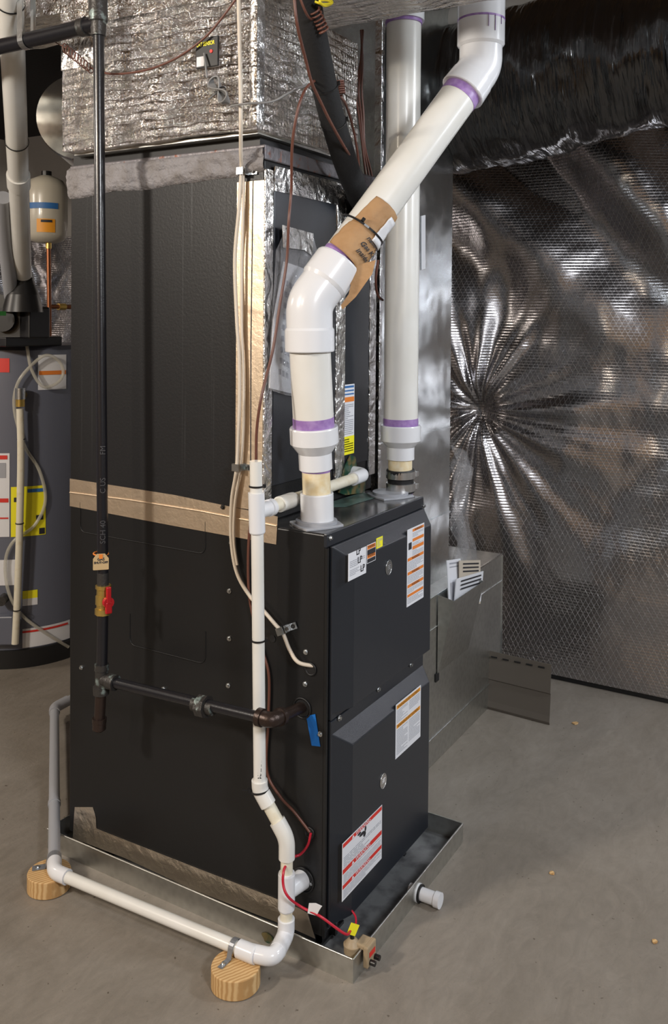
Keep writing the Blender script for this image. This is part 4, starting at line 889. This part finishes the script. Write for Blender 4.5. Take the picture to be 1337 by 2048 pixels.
# ================================================================== FOIL DRAPE
def drape():
    ny,nz=340,420; y0,y1=.62,-1.5; z0,z1=.02,2.5; gy,gz=.335,1.0; vs=[]
    for i in range(ny+1):
        for j in range(nz+1):
            y=y0+(y1-y0)*i/ny; z=z0+(z1-z0)*j/nz; a=gy-y; b2=z-gz; r_=math.hypot(a,b2); th=math.atan2(b2,a)
            fall=min(1,r_/.12)*math.exp(-r_*1.6)
            pleat=(.5+.5*noise.noise(V((math.cos(th)*5,math.sin(th)*5,r_*.6))))*.9
            p1=math.sin(th*13+1.8*noise.noise(V((th*2,r_*2,3))))*.5+math.sin(th*27+2*noise.noise(V((th*3,r_*1.5,9))))*.28*math.exp(-r_*2)
            x=1.70-.050*fall*(p1*.6+pleat)
            # large soft diagonal folds near the top
            s_=(z-1.0)*.75+a*.9; w2=max(0,min(1,(z-1.25)/.4))
            x-=w2*.055*math.sin(s_*12+2.4*noise.noise(V((y*1.2,z*1.2,5))))
            x-=.040*noise.noise(V((y*2.8,z*2.8,1)))+.006*noise.noise(V((y*9,z*9,4)))*min(1,z/.5)
            x-=.0012*noise.noise(V((y*24,z*24,4)))
            x+=.04*math.exp(-(r_/.06)**2)
            if z<.35: x=x*(z/.35)+1.705*(1-z/.35)
            vs.append((min(x,1.745),y,z))
    mb=MB(); mb.add(vs,[(i*(nz+1)+j,(i+1)*(nz+1)+j,(i+1)*(nz+1)+j+1,i*(nz+1)+j+1) for i in range(ny) for j in range(nz)],True)
    o=mb.build('foil_insulation_blanket',M['drape']); tag(o,'silver foil insulation blanket gathered and draped over the right wall','insulation')
drape()
# ================================================================== BLACK FLEX DUCT
def flexd():
    c0_=S(880,210,'x',1.22); c1_=S(1337,90,'x',1.22); ax=V((0,-1,0)); mb=MB(); n=120; m=200; vs=[]
    za=c0_.z; zb=za+.03; ya=c0_.y+.10
    for i in range(m+1):
        u=i/m; y=ya-1.7*u; cz=za+.010+.13*u; r0=.232+.02*math.sin(u*9)
        r0*= min(1,.55+u*9) if u<.05 else 1
        for k in range(n):
            t=2*math.pi*k/n; low=max(0,-math.sin(t-.9)) 
            wr_=noise.noise(V((y*30,math.cos(t)*1.6,math.sin(t)*1.6)))*.008+noise.noise(V((y*11,math.cos(t)*2.5,math.sin(t)*2.5)))*.014
            d_=r0+wr_*(.4+.8*(1 if math.sin(t)<.35 else .35))
            vs.append((1.24+math.cos(t)*d_*1.02,y,cz+math.sin(t)*d_))
    mb.add(vs,[(i*n+k,i*n+(k+1)%n,(i+1)*n+(k+1)%n,(i+1)*n+k) for i in range(m) for k in range(n)],True)
    mb.add([vs[k] for k in range(n)],[tuple(range(n))])
    f=thing('flexible_duct',(1.24,-.3,za-.25),'large black plastic jacketed flexible duct at the upper right','duct'); mb.build('jacket',M['flexblack'],f)
    k=[V((1.24+math.cos(t)*.215,ya-.06,za+math.sin(t)*.215)) for t in [2*math.pi*i/40 for i in range(41)]]; MB().tube(k,.006,8,cap=False).build('strap',M['zinc'],f)
flexd()
a=S(1000,5,'x',1.35); tag(MB().tube([V((1.1,.3,2.32)),V((1.3,-.9,2.36))],.05,28).build('vent_pipe',M['pvc']),'white pipe end above the black flexible duct','pipe')

# ================================================================== WATER HEATER CORNER
HC=V((.925,2.03,0)); HR=.29
HT=S(60,692,'y',1.78).z
wh=thing('water_heater',HC,'grey water heater standing behind the furnace on the left','water heater')
MB().prof(HC+U*.07,HC+U*HT,[(0,HR),(.985,HR),(1,HR-.02)],64).build('tank_jacket',M['heater'],wh)
MB().prof(HC,HC+U*.07,[(0,HR+.012),(1,HR+.012)],64).build('base_ring',M['black'],wh)
def hit(px,py,r_=HR):
    d_=S(px,py,'z',0 if py>700 else 3)-CP if py>700 else None
    d_=_f*FPX + _r*(px-IW/2) - _u*(py-IH/2-SY); o_=CP-HC; A_=d_.x**2+d_.y**2; B_=2*(o_.x*d_.x+o_.y*d_.y); C_=o_.x**2+o_.y**2-r_*r_
    D_=B_*B_-4*A_*C_
    if D_<0: D_=0
    t=(-B_-math.sqrt(D_))/(2*A_); return CP+d_*t
def cpatch(nm,mt,px0,py0,px1,py1,off=.0015,par=None,lab=None):
    a=hit(px0,py0); b2=hit(px1,py1); c_=hit(px0,py1); A0=math.atan2(a.y-HC.y,a.x-HC.x); A1=math.atan2(b2.y-HC.y,b2.x-HC.x); n=8; vs=[]
    for i in range(n+1):
        t=A0+(A1-A0)*i/n
        for z_ in (a.z,c_.z): vs.append((HC.x+math.cos(t)*(HR+off),HC.y+math.sin(t)*(HR+off),z_))
    return MB().add(vs,[(2*i,2*i+1,2*i+3,2*i+2) for i in range(n)],True).build(nm,M[mt],par or wh,label=lab)
cpatch('red_label','redprint',-40,716,19,744)
o=cpatch('white_label','paper',76,710,132,780); cpatch('print','orange',78,742,131,750,.003,o)
o=cpatch('warning_label','paper',-30,906,19,1073); cpatch('print','redprint',-30,910,15,918,.003,o); cpatch('print','redprint',-30,996,17,1004,.003,o); cpatch('print','redprint',-30,1034,17,1037,.003,o); cpatch('print','greyink',-30,925,12,955,.003,o)
o=cpatch('energy_label','yellow',22,974,91,1074); cpatch('print','ink',72,1030,86,1040,.003,o); cpatch('print','ink',78,1056,89,1068,.003,o); cpatch('print','ink',28,995,42,1004,.003,o)
cpatch('blue_strip','blueprint',55,978,90,985,.004)
cpatch('spec_label','paper',-30,1119,36,1170)
o=cpatch('yellow_label','yellow',45,1182,75,1198); cpatch('white_label','paper',45,1198,75,1212)
o=cpatch('caution_label','paper',45,1258,139,1296); cpatch('print','redprint',45,1262,135,1266,.003,o)
# gas control box
p=hit(5,1255); dn=(p-HC); dn.z=0; dn.normalize(); tn=U.cross(dn)
mb=MB(); mb.obox(V((p.x,p.y,p.z))+dn*.02,dn*.02,tn*.05,U*.055); mb.build('control_box',M['heater'],wh,bevel=.005)
p=hit(10,1195); MB().tube([p,p+dn*.05],.018,16).build('gas_valve_knob',M['iron'],wh)
# relief valve and discharge pipe
dp=thing('discharge_pipe',hit(40,1290),'cream relief pipe strapped down the water heater front','pipe')
q=[hit(x_,y_)+dn*o_ for x_,y_,o_ in ((47,815,.05),(49,900,.05),(46,1040,.045),(41,1180,.04),(36,1280,.04))]
MB().tube(smooth_path(q,4),.0135,16).build('pipe',M['pvcold'],dp)
mb=MB(); rv=hit(47,790)+dn*.045; mb.tube([rv-U*.04,rv+U*.012],.017,16); mb.tube([rv,rv-dn*.05],.014,12); mb.build('relief_valve',M['brass'],dp)
MB().tube([rv-U*.012,rv+U*.03],.019,16).build('valve_cap',M['zinc'],dp)
for x_,y_ in ((49,875),(46,1041),(40,1212)):
    c_=hit(x_,y_)+dn*.046; ziptie(c_,U,.0145,dp)
# clear tube loops
q=[hit(x_,y_)+dn*o_ for x_,y_,o_ in ((46,560,.0),(46,620,.0),(50,660,.0),(58,700,.02),(68,740,.03),(90,772,.03),(118,765,.03),(130,745,.03),(122,722,.03),(95,710,.03),(62,735,.03),(38,770,.03),(32,820,.02),(50,890,.01),(80,940,.01),(92,1000,.01),(70,1050,.01),(30,1080,.02),(14,1120,.02),(20,1180,.02),(45,1225,.02),(90,1260,.02),(139,1290,.02))]
tag(MB().tube(smooth_path(q,6),.0065,10).build('clear_tube',M['glassy']),'clear vinyl tube looping down the water heater','tube')
# inducer blower
bl=thing('draft_blower',V((HC.x-.04,HC.y-.03,HT)),'black draft blower on top of the water heater','blower')
bc=S(20,640,'y',1.86); bc=V((bc.x,1.86,HT+.10))
mb=MB(); mb.tube([bc+dn*.07,bc-dn*.07],.095,28); mb.build('fan_housing',M['zip'],bl,bevel=.004)
MB().box((bc.x-.10,bc.y-.10,HT),(bc.x+.17,bc.y+.12,HT+.035)).build('base_plate',M['zip'],bl,bevel=.004)
vt0=SD(46,555,3.38)
MB().tube([bc+dn*.07,bc+dn*.10],.045,20).build('motor',M['black'],bl)
q=S(5,627,'y',1.76); MB().box((q.x-.03,1.755,q.z-.008),(q.x+.012,1.76,q.z+.008)).build('green_label',mat('green_print',(.05,.30,.06),.5),bl)
q=SD(62,640,3.42); MB().box((q.x-.05,q.y-.05,HT+.03),(q.x+.05,q.y+.05,q.z+.05)).build('control_module',M['zip'],bl,bevel=.006)
# vent pipe up
vp=thing('heater_vent_pipe',vt0,'white vent pipe rising from the water heater blower','pipe')
a=SD(46,555,3.38); b2=SD(30,318,2.78); c_=SD(18,-60,2.10)
b2=a+(c_-a)*.42; rv_=.0315
seg(vp,'pipe',a,b2,rv_,'pvc'); hd_=(c_-a).normalized(); MB().prof(b2-hd_*.02,b2+hd_*.04,[(0,rv_*1.15),(1,rv_*1.15)]).build('coupling',M['pvc'],vp); seg(vp,'pipe',b2,c_,rv_,'pvc')
seg(vp,'hose_clamp',a-hd_*.01,a+hd_*.012,rv_*1.2,'stainless')
MB().prof(a+U*-.13,a,[(0,.075),(.5,.06),(.8,.045),(1,.038)]).build('outlet',M['zip'],bl)
for tt_ in (.56,.93): ziptie(a+(c_-a)*tt_,hd_,rv_*1.06,vp,head=(-.5,-.8,0))
tag(MB().tube(smooth_path([SD(6,395,2.95),SD(13,500,3.2),SD(26,625,3.45)]),.026,20).build('intake_hose',M['greypvc']),'dark grey pipe left of the white heater vent','pipe')
# expansion tank
ec=S(93,420,'y',2.15); et=thing('expansion_tank',V((ec.x,2.15,S(93,487,'y',2.15).z)),'cream expansion tank with orange label above the water heater','tank')
er=rad(82,ec); zt_=S(93,352,'y',2.15).z; zb_=S(93,486,'y',2.15).z; e0=V((ec.x,2.15,zb_)); e1=V((ec.x,2.15,zt_))
MB().tube([e0,e0+U*.012,e0+U*.035,e0+U*.12,e0+U*.2,e1-U*.05,e1-U*.02,e1],[er*.5,er*.82,er,er*1.0,er*1.0,er*.97,er*.78,er*.3],36).build('tank_body',M['tank'],et)
MB().tube([e1-U*.004,e1+U*.02],.022,16).build('top_cap',M['zip'],et)
def tpatch(nm,mt,z0_,z1_,a0,a1,off=.002):
    vs=[]; n=12
    for i in range(n+1):
        t=a0+(a1-a0)*i/n
        for z_ in (z0_,z1_): vs.append((ec.x+math.cos(t)*(er+off),2.15+math.sin(t)*(er+off),z_))
    return MB().add(vs,[(2*i,2*i+1,2*i+3,2*i+2) for i in range(n)],True).build(nm,M[mt],et)
fa=math.atan2(CP.y-2.15,CP.x-ec.x)
Z=lambda py:S(93,py,'y',2.15-er).z
tpatch('blue_band','blueprint',Z(415),Z(403),fa-1.2,fa+.55); tpatch('orange_label','amber',Z(463),Z(436),fa-.45,fa+.4)
tpatch('print','ink',Z(443),Z(438),fa-.25,fa+.25,.004)
cp_=thing('copper_pipe',V((ec.x+.02,2.12,HT)),'copper water pipe with brass fittings below the expansion tank','pipe')
c0_=S(97,492,'y',2.13); c1_=S(99,690,'y',2.13); cr=rad(9,c0_)
seg(cp_,'riser',c0_,c1_,cr,'copper'); MB().prof(c0_-U*.012,c0_+U*.02,[(0,cr*1.3),(1,cr*1.3)]).build('brass_nut',M['brass'],cp_); MB().prof(c1_,c1_+U*.03,[(0,cr*1.4),(1,cr*1.3)]).build('brass_nut',M['brass'],cp_)
t0=S(98,613,'y',2.13); t1=S(150,614,'y',2.13); seg(cp_,'branch',t0,t1,cr,'copper'); seg(cp_,'brass_valve',t0+(t1-t0)*.35,t0+(t1-t0)*.6,cr*1.5,'brass')
# round silver duct
rc=S(162,238,'y',1.25); rr_=rad(166,rc)
rdv=(CP-rc); rdv.z=0; rdv.normalize(); dax=V((-.75,-.55,-.0)).normalized()
rd_=thing('round_duct',rc,'silver round duct showing behind the foil plenum','duct')
MB().tube([rc-dax*.25,rc,rc+dax*.02],[rr_,rr_,rr_*.985],48).build('duct_body',M['galvround'],rd_)
k=MB().prof(rc+dax*.0,rc+dax*.03,[(0,rr_*1.03),(1,rr_*1.0)],48).build('rim',M['galv'],rd_)
tag(MB().box((.30,1.15,2.20),(1.3,2.6,2.36)).build('branch_duct',M['blackfoam']),'dark duct under the joists at the left background','duct')
# foil backing behind the heater
mb=MB(); vs=[]; 
for i in range(81):
    for j in range(61):
        p=V((.55+1.2*i/80,2.75,.02+1.75*j/60)); p.y+=.05*noise.noise(V((p.x*9+p.z*3,p.z*2.5,2)))+.02*noise.noise(p*17); vs.append(p)
mb.add(vs,[(i*61+j,(i+1)*61+j,(i+1)*61+j+1,i*61+j+1) for i in range(80) for j in range(60)],True)
tag(mb.build('foil_insulation_blanket',M['drape']),'foil insulation hanging behind the water heater','insulation')

mb=MB(); vs=[]
for i in range(61):
    for j in range(61):
        p=V((1.735,.95+2.2*i/60,.02+1.75*j/60)); p.x-=.02+.05*abs(noise.noise(V((p.y*6+p.z*3,p.z*2.5,7)))); vs.append(p)
mb.add(vs,[(i*61+j,(i+1)*61+j,(i+1)*61+j+1,i*61+j+1) for i in range(60) for j in range(60)],True)
tag(mb.build('foil_insulation_blanket',M['drape']),'foil insulation on the wall right of the expansion tank','insulation')
# ================================================================== FLOOR DEBRIS
for px,py,s_,mt,lab in ((1105,1747,.009,'log','small brown chip on the bare floor at the right'),(1152,1447,.012,'log','pale wood chip near the foil wall base'),(896,1668,.006,'iron','dark crumb beside the drain pan right corner'),(1310,1884,.007,'log','tan chip near the right edge of the floor'),(112,1780,.006,'iron','dark crumb beside the far wood block')):
    c_=S(px,py,'z',.001); mb=MB(); mb.prism([c_+V((math.cos(t)*s_*(.6+.5*random.random()),math.sin(t)*s_*(.6+.5*random.random()),0)) for t in [k*math.pi/3 for k in range(6)]],V((0,0,.003))); tag(mb.build('floor_chip',M[mt]),lab,'debris')
